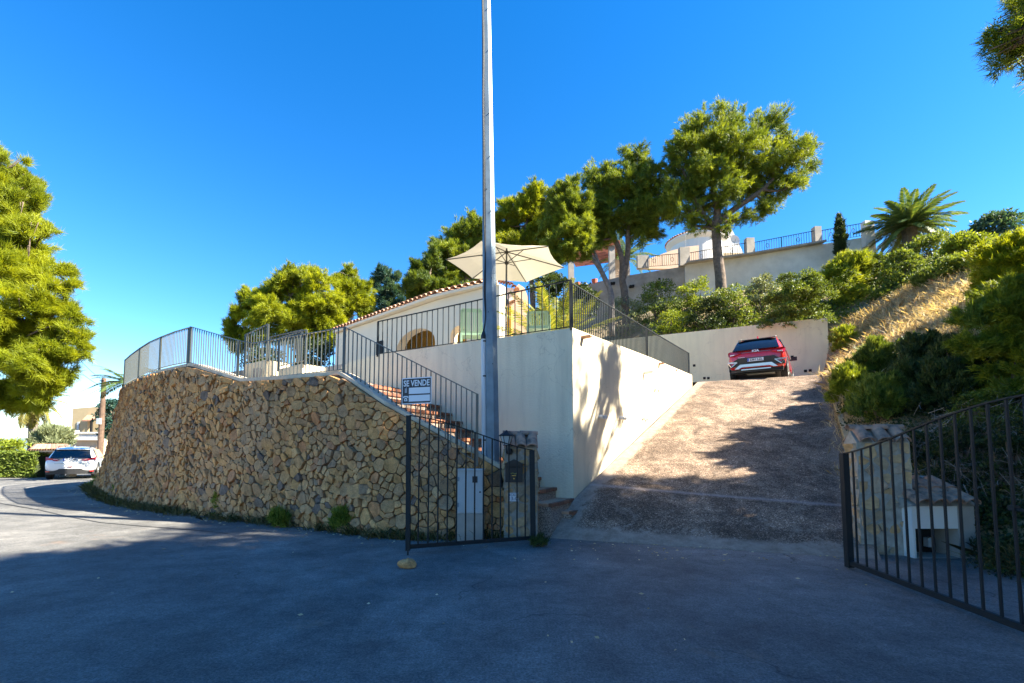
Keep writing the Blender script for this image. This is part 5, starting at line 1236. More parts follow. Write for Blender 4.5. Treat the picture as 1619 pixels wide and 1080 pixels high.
# ------------------------------------------------------------------ foliage
def unit(rng, n):
    v = rng.normal(size=(n, 3)); return v/np.linalg.norm(v, axis=1, keepdims=True)
def subclumps(blobs, per, rng, fl=.75, rs=(.22, .36)):
    """blobs: (center, r). Returns clump centres and radii filling each blob's outer volume"""
    C, Rr = [], []
    for c, r in blobs:
        n = max(6, int(per*2.6*r*r)); d = unit(rng, n); d[:, 2] = d[:, 2]*.9+.08
        rad = (rng.random(n)**.40)*.98
        p = np.array(c)+d*rad[:, None]*r*np.array([1, 1, fl])
        C.append(p); Rr.append(r**.5*rng.uniform(rs[0], rs[1], n)*.95)
    return np.concatenate(C), np.concatenate(Rr)
def needles(C, Rr, tufts, K, L_, wdt, rng, up=.35, zsq=.62, tlo=0, spray=1.0):
    """tufts of needles strung along short sprays that grow outwards and upwards from every clump"""
    N = tufts; pr = Rr**2; idx = rng.choice(len(C), N, p=pr/pr.sum()); cen = C.mean(0)
    ax = C-cen; ax /= np.maximum(np.linalg.norm(ax, axis=1, keepdims=True), 1e-6); ax = ax*.9+rng.normal(size=C.shape)*.75+np.array([0, 0, up*.9]); ax /= np.linalg.norm(ax, axis=1, keepdims=True)
    nb = 5; br = np.repeat(ax[:, None], nb, 1)+rng.normal(size=(len(C), nb, 3))*.55; br /= np.linalg.norm(br, axis=2, keepdims=True); org = C-ax*Rr[:, None]*.6
    a = br[idx, rng.integers(0, nb, N)]; t = rng.random(N)**.8
    p = org[idx]+a*(t*Rr[idx]*2.1*spray)[:, None]*np.array([1, 1, zsq**.5])+rng.normal(size=(N, 3))*(Rr[idx]*(.10+.16*(1-t)))[:, None]
    ct = rng.random(len(C)); tt = np.clip(.5*ct[idx]+.35*rng.random(N)+.15*t+tlo, 0, 1)  # tint darker at spray bases, crown interior shade put into the colour
    P = np.repeat(p, K, 0); O = np.repeat(a*.9+np.array([0, 0, up*.6]), K, 0)+rng.normal(size=(N*K, 3))*.5; O /= np.linalg.norm(O, axis=1, keepdims=True)
    T = np.clip(np.repeat(tt, K)+rng.uniform(-.12, .12, N*K), 0, 1)
    ln = L_*rng.uniform(.6, 1.25, N*K)[:, None]; sd = np.cross(O, unit(rng, N*K)); sd /= np.maximum(np.linalg.norm(sd, axis=1, keepdims=True), 1e-6)
    P = P+rng.normal(size=P.shape)*L_*.2
    V = np.stack([P+sd*wdt/2, P-sd*wdt/2, P+O*ln], 1).reshape(-1, 3); Fc = np.arange(len(V)).reshape(-1, 3)
    return V, Fc, np.repeat(T, 3)
def leaves(C, Rr, n, size, rng, zsq=.8, asp=.45, tlo=0, shell=.55):
    pr = Rr**2; idx = rng.choice(len(C), n, p=pr/pr.sum()); d = unit(rng, n)
    d[:, 2] = np.where(d[:, 2] < -.3, -d[:, 2]*.5, d[:, 2])
    p = C[idx]+d*(Rr[idx]*rng.uniform(shell, 1.0, n))[:, None]*np.array([1, 1, zsq])
    o = d*.6+unit(rng, n)*.8+np.array([0, 0, .25]); o /= np.linalg.norm(o, axis=1, keepdims=True)
    s = np.cross(o, unit(rng, n)); s /= np.maximum(np.linalg.norm(s, axis=1, keepdims=True), 1e-6)
    ln = size*rng.uniform(.6, 1.3, n)[:, None]; ct = rng.random(len(C)); T = np.clip(.45*ct[idx]+.55*rng.random(n)+tlo, 0, 1)
    V = np.stack([p, p+o*ln*.5+s*ln*asp*.5, p+o*ln, p+o*ln*.5-s*ln*asp*.5], 1).reshape(-1, 3)
    return V, np.arange(len(V)).reshape(-1, 4), np.repeat(T, 4)
def pblob(px, py, rpx, Y, dY=0): return (W(px, py, Y+dY), rpx*(Y+dY)/F)
def pine(label, trunks, blobs, Y, tufts, seed, M=M_PINE, L_=.20, wdt=.03, K=7, per=9, tr=.2, group=None, bark=None, up=.35, branches=True, bare=0, tlo=0, rs=(.26, .42), grow=1.08):
    """trunks: list of polylines [(px,py,dY)...] in photo pixels at depth Y; blobs: (px,py,rpx[,dY])"""
    rng = np.random.default_rng(seed); rg = random.Random(seed)
    bs = [pblob(b[0], b[1], b[2]*grow, Y, b[3] if len(b) > 3 else rg.uniform(-1, 1)*b[2]*Y/F*.6) for b in blobs]
    t0 = trunks[0][0]; base = W(t0[0], t0[1], Y+(t0[2] if len(t0) > 2 else 0))
    t = thing('pine_tree', label, 'pine tree', base, group)
    m = MB(); nodes = []
    for tk in trunks:
        P = catmull(([base-UPZ*2.5] if tk is trunks[0] else [])+[W(q[0], q[1], Y+(q[2] if len(q) > 2 else 0)) for q in tk], 4); k = len(P)
        r0 = tk[0][3] if len(tk[0]) > 3 else tr
        rd = [r0*(1-.62*i/(k-1)) for i in range(k)]; P = [p+Vector((noise.noise(p*.9)*.06, 0, 0)) for p in P]
        m.tube(P, rd, 9); nodes += [(p, r) for p, r in zip(P[int(k*.45):], rd[int(k*.45):])]
    if branches:
        for c, r in bs:
            p, rr_ = min(nodes, key=lambda q: (q[0]-c).length+max(0, q[0].z-c.z)*1.5)
            mid = p.lerp(c, .5)+Vector((rg.uniform(-.2, .2), rg.uniform(-.2, .2), -.12*r+rg.uniform(-.1, .2)))
            m.tube(catmull([p, mid, c], 4), [rr_*.6*(1-.75*i/8) for i in range(9)], 6)
            for q in range(5):
                d = unit(rng, 1)[0]; d[2] = abs(d[2])*.6; e = c+Vector(d)*r*.85; s = mid.lerp(c, rg.uniform(.1, .9))
                m.tube([s, s.lerp(e, .5)+Vector((0, 0, -.05*r)), e], [rr_*.22, rr_*.13, .012], 5)
    m.build('trunk', bark or M_BARK, t, smooth=True)
    C, Rr = subclumps(bs, per, rng, rs=rs)
    V, Fc, T = needles(C, Rr, int(tufts*1.5), K, L_*.92, wdt*.78, rng, up, zsq=.8, tlo=tlo)
    tri_obj('crown', V, Fc, T, M, t)
    return t
PB = 'pines behind the house and on the slope'
pine('tall spreading pine with a straight trunk in front of the iron balustrade', [[(1140, 450, 0, .34), (1135, 400), (1132, 362), (1134, 330), (1128, 290), (1140, 230)], [(1134, 352, 0, .2), (1165, 328), (1205, 300), (1245, 262), (1270, 235)], [(1132, 358, 0, .16), (1112, 340), (1098, 310), (1080, 270)]],
     [(1150, 182, 24), (1168, 196, 20), (1102, 208, 28), (1078, 232, 24), (1125, 232, 36), (1217, 188, 20), (1200, 212, 26), (1232, 226, 22), (1272, 226, 17), (1255, 248, 25), (1276, 262, 16), (1168, 246, 40), (1068, 262, 28), (1122, 272, 32), (1215, 262, 32), (1090, 296, 30), (1060, 306, 24), (1180, 292, 30),
      (1226, 300, 26), (1248, 296, 18), (1145, 305, 28), (1208, 330, 20), (1110, 326, 24), (1078, 340, 20), (1062, 328, 18), (1096, 356, 18), (1150, 358, 16), (1165, 348, 14), (1184, 340, 16), (1118, 352, 14), (1262, 284, 16)], 26, 17000, 1, L_=.24, wdt=.04, group=None, K=7, tr=.34)
pine('twin trunked dark pine left of the tall spreading pine', [[(988, 470, 0, .26), (984, 445), (984, 415), (975, 385), (958, 350), (965, 310)], [(985, 440, .1, .2), (992, 400), (993, 366), (1005, 330), (1010, 290)]],
     [(1002, 252, 19), (1012, 270, 20), (985, 284, 20), (1026, 290, 22), (950, 278, 22), (935, 292, 16), (962, 305, 26), (1000, 312, 30), (1040, 316, 22), (945, 332, 26), (985, 345, 30), (1025, 346, 27), (1048, 340, 14), (1010, 368, 20), (955, 365, 24), (930, 350, 18), (1035, 366, 16), (940, 380, 14)], 27.5, 13000, 2, L_=.25, wdt=.045, tlo=-.12)
pine('leaning pine above the pergola with a bent grey trunk', [[(966, 466, 0, .2), (956, 440), (938, 408), (915, 385), (895, 350)], [(955, 440, .2, .12), (945, 410), (935, 385), (925, 350)]],
     [(893, 302, 18), (905, 300, 16), (885, 325, 22), (908, 332, 26), (880, 355, 24), (915, 365, 24), (898, 385, 26), (875, 385, 18), (925, 395, 18), (890, 408, 18)], 26.5, 9500, 3, L_=.24, wdt=.04, bark=M_BARKG)
pine('bright topped pine right of the utility pole behind the parasol', [[(842, 480, 0, .2), (838, 430), (830, 380), (835, 340)]],
     [(800, 326, 15), (812, 342, 18), (795, 352, 16), (830, 318, 18), (850, 308, 18), (865, 320, 16), (838, 345, 24), (812, 368, 22), (850, 368, 24), (868, 350, 18), (830, 392, 22), (862, 398, 18), (800, 385, 18)], 29, 9500, 4, M_PINEL, L_=.25, wdt=.045, tlo=-.05)
pine('dark rounded pine left of the utility pole', [[(735, 480, 0, .22), (738, 430), (745, 390)], [(737, 450, 0, .12), (715, 425), (700, 400)]],
     [(748, 352, 16), (758, 366, 18), (735, 364, 20), (716, 378, 20), (700, 392, 18), (745, 385, 24), (722, 404, 24), (696, 412, 18), (752, 410, 24), (770, 390, 20), (735, 430, 24), (705, 435, 22), (682, 440, 18), (765, 430, 20)], 29.5, 9500, 5, L_=.25, wdt=.045)
pine('low dark pine at the roof corner left of the parasol', [[(672, 500, 0, .16), (675, 460), (680, 430)]],
     [(688, 402, 14), (678, 420, 16), (665, 432, 16), (655, 450, 14), (672, 450, 18), (690, 460, 20), (648, 466, 12), (665, 472, 16), (710, 465, 18), (735, 462, 16)], 27, 6500, 6, M_PINE, L_=.24, wdt=.045, tlo=-.3)
pine('blue green wispy pine between the slender pine and the roof', [[(606, 510, 0, .12), (607, 470), (608, 435)]],
     [(606, 432, 10), (614, 442, 14), (600, 450, 13), (620, 458, 14), (608, 468, 16), (595, 476, 13), (625, 478, 13), (608, 492, 16), (592, 498, 12), (628, 496, 12)], 33, 3600, 7, M_PINEB, L_=.28, wdt=.05, per=6)
pine('slender pale trunked pine with a bright crown behind the railing', [[(551, 540, 0, .12), (553, 500), (554, 460), (552, 440)]],
     [(548, 436, 13), (560, 440, 13), (540, 452, 14), (570, 455, 15), (555, 462, 18), (577, 474, 12), (540, 478, 14), (562, 486, 18), (545, 500, 14), (575, 496, 12), (530, 470, 9)], 27, 5600, 8, M_PINEL, L_=.24, wdt=.04, bark=mat('pale bark', (.42, .36, .30), rough=.9, var=.3, vscale=6), tlo=-.1)
pine('big bushy bright pine behind the courtyard railing', [[(477, 590, 0, .28), (473, 545), (465, 500), (460, 470)], [(474, 550, .1, .14), (500, 520), (515, 480)]],
     [(462, 430, 14), (478, 440, 18), (450, 446, 18), (492, 430, 11), (500, 452, 20), (430, 462, 22), (465, 468, 28), (510, 478, 24), (525, 470, 12), (418, 484, 20), (445, 500, 30), (490, 505, 32), (520, 512, 22), (410, 512, 18), (470, 530, 26), (430, 532, 20), (508, 536, 20), (535, 535, 12)], 25, 13500, 9, M_PINEL, L_=.23, wdt=.038, tlo=-.06)
pine('airy pale pine at the left of the bushy one beside the railing corner', [[(400, 590, 0, .14), (396, 550), (385, 515)]],
     [(398, 470, 12), (410, 476, 12), (388, 486, 13), (376, 498, 11), (370, 516, 10), (382, 525, 12), (372, 545, 10), (392, 540, 11), (366, 532, 7), (402, 505, 12)], 26, 3300, 10, M_PINEL, L_=.26, wdt=.04, per=6, tlo=-.1)
# near pine on the left edge of the frame
pine('huge sunlit yellow green pine filling the left edge above the street', [[(-190, 790, 1, .3), (-165, 600), (-130, 450), (-80, 330)], [(-160, 590, .5, .16), (-90, 560), (20, 545)], [(-150, 500, .2, .14), (-60, 430), (40, 420)]],
     [(18, 262, 24), (-5, 245, 24), (40, 285, 20), (-30, 290, 50), (15, 312, 40), (36, 330, 24), (48, 362, 28), (0, 370, 50), (40, 402, 32), (66, 366, 10), (10, 430, 46), (50, 440, 28), (84, 452, 20), (104, 432, 13), (110, 452, 9), (30, 490, 46), (82, 490, 24), (108, 482, 13), (60, 530, 40), (98, 524, 22), (124, 506, 14), (118, 528, 14), (20, 545, 50),
      (88, 562, 28), (112, 560, 17), (128, 545, 9), (40, 590, 45), (82, 600, 28), (98, 592, 14), (12, 625, 34), (48, 632, 24), (72, 626, 14), (-40, 420, 60), (-40, 540, 60), (-30, 620, 40)], 13.5, 44000, 11, M_PINEL, L_=.21, wdt=.020, K=7, per=14, rs=(.16, .30), up=.45, grow=1.0)
# overhanging branch top right and unseen pines placed for the foreground shade
def wpine(label, base, blobs, tufts, seed, M=M_PINE, r0=.28, tops=None, **k):
    rng = np.random.default_rng(seed); rg = random.Random(seed); t = thing('pine_tree', label, 'pine tree', base); m = MB()
    base = Vector(base); top = max((b[0] for b in blobs), key=lambda c: Vector(c).z); top = Vector(top)
    P = catmull([base, base.lerp(top, .35)+Vector((.25, .1, 0)), base.lerp(top, .7)+Vector((-.15, 0, 0)), top], 5); k_ = len(P)
    rd = [r0*(1-.7*i/(k_-1)) for i in range(k_)]; m.tube(P, rd, 9)
    for c, r in blobs:
        c = Vector(c); p, r_ = min(zip(P[5:], rd[5:]), key=lambda q: (q[0]-c).length); mid = p.lerp(c, .5)+Vector((0, 0, -.15)); m.tube(catmull([p, mid, c], 4), [r_*.5*(1-.75*i/8) for i in range(9)], 6)
        for q in range(5):
            d = unit(rng, 1)[0]; e = c+Vector(d)*r*.85; s = mid.lerp(c, rg.uniform(.2, .9)); m.tube([s, s.lerp(e, .5), e], [r_*.16, r_*.1, .012], 5)
    m.build('trunk', M_BARK, t, smooth=True)
    C, Rr = subclumps([(Vector(c), r) for c, r in blobs], k.get('per', 7), rng, rs=k.get('rs', (.26, .42)))
    V, Fc, T = needles(C, Rr, tufts, k.get('K', 6), k.get('L', .24), k.get('w', .045), rng, .4); tri_obj('crown', V, Fc, T, M, t); return t
jb = [(W(1608, 22, 8.6), .50), (W(1590, 62, 8.6), .34), (W(1576, 78, 8.7), .22), (W(1606, 88, 8.8), .30), (W(1640, 40, 8.8), .55), (W(1650, 0, 8.9), .6), (W(1622, 62, 8.5), .42), (W(1590, 88, 8.9), .2), (W(1618, 5, 8.7), .4), (W(1568, 58, 8.7), .14), (W(1640, 95, 9.0), .42), ((12.6, 5.2, 11.2), 1.1), ((12.2, 4.6, 12.5), 1.4), ((13, 4.7, 14.6), 1.4), ((13.4, 4.5, 16.0), 1.1), ((12.2, 6.1, 8.1), 1.5), ((12.6, 6.0, 6.3), 1.3), ((13.5, 5.0, 10.5), 1.8), ((14.5, 5.5, 12.5), 1.6), ((11.0, 3.5, 10.5), 1.5)]  # clumps outside the view are placed to shade ramp, pole and wall
wpine('tall pine on the right whose dark branch hangs into the top right corner', (13.8, 4.6, 4.2), jb, 26000, 12, M_PINEB if False else M_PINE, per=9, rs=(.17, .30), L=.17, w=.018, K=8)
def crownballs(c, R_, n, seed, sq=.75):
    rg = random.Random(seed); out = []
    for i in range(n):
        a = rg.uniform(0, 6.28); u = rg.uniform(-1, 1); rr_ = rg.random()**.5*R_*.72; out.append(((c[0]+math.cos(a)*rr_*math.sqrt(1-u*u*.5), c[1]+math.sin(a)*rr_*math.sqrt(1-u*u*.5), c[2]+u*R_*sq*.7), R_*rg.uniform(.33, .5)))
    return out
SH = [((10, 4.4, 4.0), 1.7), ((9.3, 2.4, 3.4), 1.8), ((12.3, 7.1, 5.8), 1.5), ((14.2, 9.0, 7.3), 1.7), ((10.6, .6, 7.5), 2.0), ((10.2, 3.6, 6.0), 2.2), ((9.4, 2.2, 8.6), 3.1), ((11.5, .6, 13.2), 4.0), ((9.5, -5.5, 10.5), 4.0), ((5.5, -7.0, 8.0), 3.2), ((14.5, -7, 14), 4.5), ((7.5, -2.5, 7.5), 2.8), ((17, 1.5, 15.0), 4.4), ((3.0, -10, 9.0), 3.5), ((0, -13, 9), 3.6), ((10, -12, 12), 4.5), ((18, -5, 17), 4.6)]  # out-of-view pines, crowns set and sized for the shade they cast
for i, (c, r) in enumerate(SH):
    bz = float(hz(c[0], c[1])) if c[0] > 6 else -.1
    wpine('unseen pine placed for its shade to the right of and behind the viewpoint', (c[0]+.3, c[1], bz-.2), crownballs(c, r, 15, 50+i), 5200, 60+i, per=3.5, K=5, L=.42, w=.13)['group'] = 'unseen shade pines right of the viewpoint'
# ------------------------------------------------------------------ palms
def palm(label, c, n, L_, seed, M=M_PALM, trunk=None, lo=-.35, hi=1.35, dead=0, r_t=.25, nl=26, lw=.05, ll=.42, name='palm_tree', ang=None, sag=1.0):
    rg = random.Random(seed); c = Vector(c); t = thing(name, label, 'palm tree', trunk or c)
    m = MB()
    if trunk: m.tube(catmull([Vector(trunk), Vector(trunk).lerp(c, .5)+Vector((.08, 0, 0)), c], 5), [r_t*1.15]+[r_t]*9+[r_t*1.1], 12)
    else: m.lathe(c-UPZ*.5, [(r_t, 0), (r_t*1.2, .3), (r_t*.6, .6)], 10)
    m.build('trunk', M_BARKG, t)
    def frondmesh(seed2, dry):
        r2 = random.Random(seed2); V = []; Fq = []; T = []; N_ = 14
        el = r2.uniform(.9, 1.1); P = []
        for i in range(N_+1):
            s = i/N_; P.append(Vector((0, L_*(s-.16*s*s*s*sag), -L_*(.42*s*s*sag+.05*s))))
        for i in range(N_):
            a, b_ = P[i], P[i+1]; w0 = .030*(1-s*0)*(1-i/N_*.8); k = len(V); V += [a+Vector((w0, 0, 0)), a-Vector((w0, 0, 0)), b_-Vector((w0*.9, 0, 0)), b_+Vector((w0*.9, 0, 0))]; Fq.append((k, k+1, k+2, k+3)); T += [.85]*4
        for i in range(nl*2):
            s = .10+.9*(i//2)/nl; q = s*N_; j = min(int(q), N_-1); p = P[j].lerp(P[j+1], q-j); tg = (P[j+1]-P[j]).normalized(); sd = 1 if i % 2 else -1
            le = ll*math.sin(3.14*min(1, .16+s*.80))*r2.uniform(.85, 1.1)+.05; d = (Vector((sd*.85, 0, 0))+tg*.65+Vector((0, 0, -.12-.25*r2.random()))).normalized()
            nn_ = d.cross(tg).normalized(); sv = d.cross(nn_)*lw*.5; k = len(V)
            V += [p+sv*.5, p-sv*.5, p+d*le*.5-sv, p+d*le+Vector((0, 0, -.08*le)), p+d*le*.5+sv]; Fq.append((k, k+1, k+2, k+3, k+4)); T += [min(1, max(0, r2.gauss(.45, .2)))]*5
        b = MB(); b.add(V, Fq); b.t = T; return b.mesh('frond', M_DEADP if dry else M)
    ms = [frondmesh(seed*7+i, False) for i in range(3)]; md = [frondmesh(seed*7+5, True)] if dead else []
    for i in range(n):
        f = i/n; e = hi-(hi-lo)*(f**.85); az = (ang[0]+(ang[1]-ang[0])*rg.random()) if ang else i*2.39996+rg.uniform(-.2, .2)
        Mx = Matrix.Translation(c+UPZ*.1)@Matrix.Rotation(az, 4, 'Z')@Matrix.Rotation(e, 4, 'X')@Matrix.Rotation(rg.uniform(-.25, .25), 4, 'Y')@Matrix.Scale(rg.uniform(.85, 1.08), 4)
        inst('frond', ms[i % 3], t, Mx)
    for i in range(dead):
        Mx = Matrix.Translation(c-UPZ*.1)@Matrix.Rotation(i*2.399, 4, 'Z')@Matrix.Rotation(-1.15+rg.uniform(-.15, .1), 4, 'X')@Matrix.Scale(rg.uniform(.6, .9), 4)
        inst('dead_frond', md[0], t, Mx)
    return t
bpb = W(1437, 385, 27.5)
palm('large feathery date palm on the skyline at the right', W(1437, 362, 27.5), 56, 2.7, 1, trunk=bpb-UPZ*1.5, r_t=.38, lo=-.25, hi=1.5, nl=34, lw=.07, ll=.55)
palm('palm leaning out behind the concrete post near the pergola', W(990, 410, 38), 26, 2.9, 2, trunk=W(990, 430, 38)-UPZ, lo=-.1, hi=1.4, nl=24, lw=.07)
palm('short palm with upright yellow green fronds at the terrace corner', (W(878, 520, 12.3).x, 12.3, 4.1), 20, 2.1, 3, M=leaf('golden palm leaflets', (.08, .11, .015), (.17, .20, .03), (.38, .34, .06), .3, .5), lo=.55, hi=1.5, nl=34, lw=.035, ll=.30, sag=.55, r_t=.16, name='palm_tree')
palm('small palm behind the left end of the rubble wall', W(200, 608, 20.5), 22, 1.55, 4, trunk=W(200, 640, 20.5)-UPZ*2, r_t=.16, lo=-.2, hi=1.1, nl=22, lw=.05, ll=.32)
palm('tall palm with hanging dead fronds behind the big left pine', W(52, 634, 27), 30, 1.9, 5, M=leaf('yellowed palm leaflets', (.08, .09, .01), (.2, .18, .03), (.36, .28, .08), .3, .5), trunk=W(50, 716, 27)-UPZ*1, r_t=.22, lo=-1.0, hi=1.2, dead=16, nl=22, lw=.06)
# cypress
rng = np.random.default_rng(77); cy = thing('cypress', 'slim dark cypress standing before the upper balustrade', 'cypress', W(1328, 400, 29))
C = []; Rr = []
for i in range(26):
    f = i/25; q = W(1328-f*1, 402-f*62, 29); C.append(q); Rr.append(.34*(math.sin(3.14*min(.98, .25+f*.72))**.8)+.05)
V, Fc, T = needles(np.array(C), np.array(Rr), 3800, 5, .2, .04, rng, 1.4, zsq=1.3, spray=.45); tri_obj('crown', V, Fc, T, M_SHRD, cy)
m = MB(); m.tube([W(1328, 412, 29), W(1328, 350, 29)], [.1, .03], 6); m.build('trunk', M_BARK, cy)
# ------------------------------------------------------------------ shrubs on the slope
def shrub(label, px, py, rx, rz, seed, M=M_SHR, n=2600, size=.10, kind='leaf', Y=None, stems=True, cat='shrub', name='shrub', y0=8, tlo=0, group=None, fl=1.0, asp=.5):
    """px,py = base centre (on the hillside), rx/rz = half width / height in photo pixels"""
    rng = np.random.default_rng(seed); p = hit(px, py, y0) if Y is None else W(px, py, Y)
    s = p.y/F; rw = rx*s; rh = rz*s; t = thing(name, label, cat, p, group)
    k = 70; C = []; Rr = []
    for i in range(k):
        a = rng.uniform(0, 6.28); q = rng.random()**.5; h = rng.random()**.85
        prof = math.sqrt(max(.05, 1-(h*.9)**2)); C.append([p.x+math.cos(a)*q*rw*.82*prof, p.y+math.sin(a)*q*rw*.65*prof*fl, p.z+.1*min(1, rh)+h*rh*.86]); Rr.append(rw*rng.uniform(.13, .26))
    C = np.array(C); Rr = np.array(Rr)
    if kind == 'leaf': V, Fc, T = leaves(C, Rr, n, size, rng, tlo=tlo, asp=asp)
    elif kind == 'pine': V, Fc, T = needles(C, Rr, n, 6, size*2.0, size*.32, rng, .5, zsq=1, tlo=tlo)
    else: V, Fc, T = needles(C, Rr*.8, n, 5, size*1.7, size*.38, rng, 1.5, zsq=1.2, tlo=tlo)
    tri_obj('foliage', V, Fc, T, M, t)
    if not stems: return t
    m = MB()
    for i in range(9): e = Vector(C[i]); m.tube([p-UPZ*.1, p.lerp(e, .5)+Vector((0, 0, -.05)), e], [.035, .022, .008], 5)
    m.build('stems', M_BARK, t); return t
SG = 'shrubs on the hillside'
shr = [
 ('pale olive shrub directly behind the driveway railing', 985, 532, 48, 62, M_GREY, 3800, .11, 'leaf', 0),
 ('light green shrub where the railing meets the back wall', 1062, 535, 42, 44, M_SHRY, 3000, .11, 'leaf', -.1),
 ('dark lentisk bush left of the bright topped bush behind the back wall', 1040, 508, 48, 66, M_SHR, 4200, .12, 'leaf', -.15),
 ('bright yellow topped bush behind the middle of the back wall', 1098, 500, 38, 66, M_SHRY, 3600, .12, 'leaf', -.05),
 ('deep green bush right of the bright topped bush', 1125, 530, 46, 60, M_SHRD, 4200, .12, 'leaf', .15),
 ('loose green bush below the tall pine trunk', 1158, 515, 42, 66, M_SHR, 4000, .12, 'leaf', 0),
 ('silvery olive bush between the tall pine and the big round bush', 1206, 500, 32, 72, M_GREY, 3200, .12, 'leaf', -.1),
 
 ('bright yellow young pine right of the big round bush', 1345, 478, 42, 78, M_SHRY, 3600, .10, 'pine', .05),
 ('dull olive bush right of the yellow young pine', 1392, 452, 36, 52, M_SHR, 3600, .12, 'leaf', -.15),
 ('brown twiggy bush before the upper wall left of the cypress', 1275, 424, 32, 32, M_GREY, 1800, .12, 'leaf', -.35),
 ('second olive bush with a dark underside below the big palm', 1430, 448, 38, 52, M_SHR, 3600, .12, 'leaf', -.05),
 ('fresh green bush at the foot of the big palm', 1475, 408, 46, 34, M_SHR, 3600, .14, 'leaf', .1),
 ('yellow green climbing shrub on the skyline right of the palm', 1530, 408, 42, 40, M_SHRY, 3600, .13, 'leaf', -.15),
 ('blue green round tree on the skyline at the far right', 1578, 385, 46, 50, M_PINEB, 4200, .16, 'leaf', .15),
 ('small heath bush at the top of the dry grass', 1468, 455, 24, 24, M_SHR, 1800, .10, 'spike', 0),
 ('leafy green bush above the dry grass', 1515, 440, 40, 36, M_SHR, 3400, .12, 'leaf', .1),
 ('bright bush at the right end above the dry grass', 1572, 428, 40, 40, M_SHRY, 3000, .12, 'leaf', -.1),
 ('low golden bush right of the end of the back wall', 1335, 560, 24, 42, M_SHRY, 1800, .07, 'spike', .1),
 ('yellow green broom bush beside the top of the driveway kerb', 1345, 640, 34, 62, M_SHRY, 3600, .06, 'spike', -.1),
 ('pale silvery bush at the lower edge of the dry grass', 1372, 590, 34, 36, M_GREY, 1800, .06, 'spike', .3),
 ('rosemary bush above the right pillar with sunlit tone in its leaves', 1400, 668, 50, 70, M_SHR, 4200, .055, 'spike', -.05),  # lighter leaf material carries the sunlight in its colour
 ('tall dark rosemary bush in front of the dry grass', 1460, 610, 50, 74, M_SHRD, 5200, .06, 'spike', .1),
 ('second tall dark rosemary bush right of the first', 1515, 620, 44, 84, M_SHRD, 5200, .06, 'spike', 0),
 ('dense young green pine at the right edge of the frame', 1600, 640, 78, 205, M_PINE, 14000, .055, 'pine', .1),
 ('upper young green pine at the right edge of the frame', 1610, 470, 62, 95, M_PINEL, 7000, .075, 'pine', -.05),
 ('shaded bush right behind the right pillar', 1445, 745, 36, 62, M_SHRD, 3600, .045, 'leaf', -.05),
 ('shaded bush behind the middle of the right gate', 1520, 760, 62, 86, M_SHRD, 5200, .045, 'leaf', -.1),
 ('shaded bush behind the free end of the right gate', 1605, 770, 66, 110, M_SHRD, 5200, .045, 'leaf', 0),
 ('short bush with sunlit leaf tone filling the bank beside the kerb', 1378, 650, 40, 50, M_SHRY, 3600, .055, 'spike', -.2),  # yellow green leaves, sunlight put into the bush colour
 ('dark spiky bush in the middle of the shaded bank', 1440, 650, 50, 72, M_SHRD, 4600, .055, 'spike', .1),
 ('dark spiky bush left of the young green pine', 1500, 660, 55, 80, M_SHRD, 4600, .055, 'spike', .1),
 ('mossy green bush below the young green pine', 1560, 690, 60, 70, M_SHR, 4600, .05, 'leaf', -.25),
 ('tall bush with sunlit leaf tone on the bank between the kerb and the dry grass', 1385, 610, 40, 70, M_SHR, 4200, .06, 'spike', -.15),  # leaf colour lightened to stand for sun on this bush
 ('leafy bush in the middle of the dark bank', 1440, 590, 40, 60, M_SHR, 3600, .06, 'leaf', -.25),
 ('low dark bush over the tile roof of the meter hut', 1500, 790, 52, 40, M_SHRD, 3000, .04, 'leaf', 0),
]
for i, (lab, px, py, rx, rz, M_, n, s_, kd, tl) in enumerate(shr):
    shrub(lab, px, py, rx, rz, 200+i, M_, n, s_, kd, tlo=tl, y0=5.6 if px > 1300 else 17)
shrub('big round glossy bush hanging over the back wall', 1262, 530, 60, 104, 290, M_SHR, 19000, .10, 'leaf', Y=21.0, stems=False, fl=1.3, tlo=-.1)
# clump of prickly pear right in front of the pale upper wall
ck = hit(1222, 428, 20); ct = thing('prickly_pear', 'small prickly pear cactus against the pale upper wall', 'cactus', ck); rgk = random.Random(5); m = MB()
for i in range(9):
    q = ck+Vector((rgk.uniform(-.5, .5), rgk.uniform(-.2, .2), rgk.uniform(.3, 1.6))); an = rgk.uniform(-.6, .6); m.prism([q+Vector((.16*math.cos(6.28*j/10+0)*1, 0, .24*math.sin(6.28*j/10))) for j in range(10)], (0, .06, 0))
m.build('pads', mat('cactus green', (.08, .14, .05), rough=.6), ct)
# undergrowth that nobody could count
rng = np.random.default_rng(5)
def inpoly(x, y, P):
    c = False
    for i in range(len(P)):
        a, b_ = P[i], P[i-1]
        if (a[1] > y) != (b_[1] > y) and x < (b_[0]-a[0])*(y-a[1])/(b_[1]-a[1])+a[0]: c = not c
    return c
def sample(P, n, y0, y1=60):
    xs = [p[0] for p in P]; ys = [p[1] for p in P]; out = []
    while len(out) < n:
        x, y = rng.uniform(min(xs), max(xs)), rng.uniform(min(ys), max(ys))
        if inpoly(x, y, P):
            p = hit(x, y, y0, y1)
            if p.y < y1-1: out.append(p)
    return np.array(out)
Pu = [(960, 470), (1300, 425), (1400, 395), (1619, 385), (1619, 430), (1450, 450), (1360, 500), (1308, 520), (960, 540)]
C = sample(Pu, 420, 17.5); Rr = rng.uniform(.25, .6, len(C)); C[:, 2] += .1
V, Fc, T = leaves(C, Rr, 30000, .14, rng, tlo=-.05); tri_obj('undergrowth', V, Fc, T, M_SHR, None, label='tangled green undergrowth covering the slope behind the back wall', cat='undergrowth', kind='stuff')
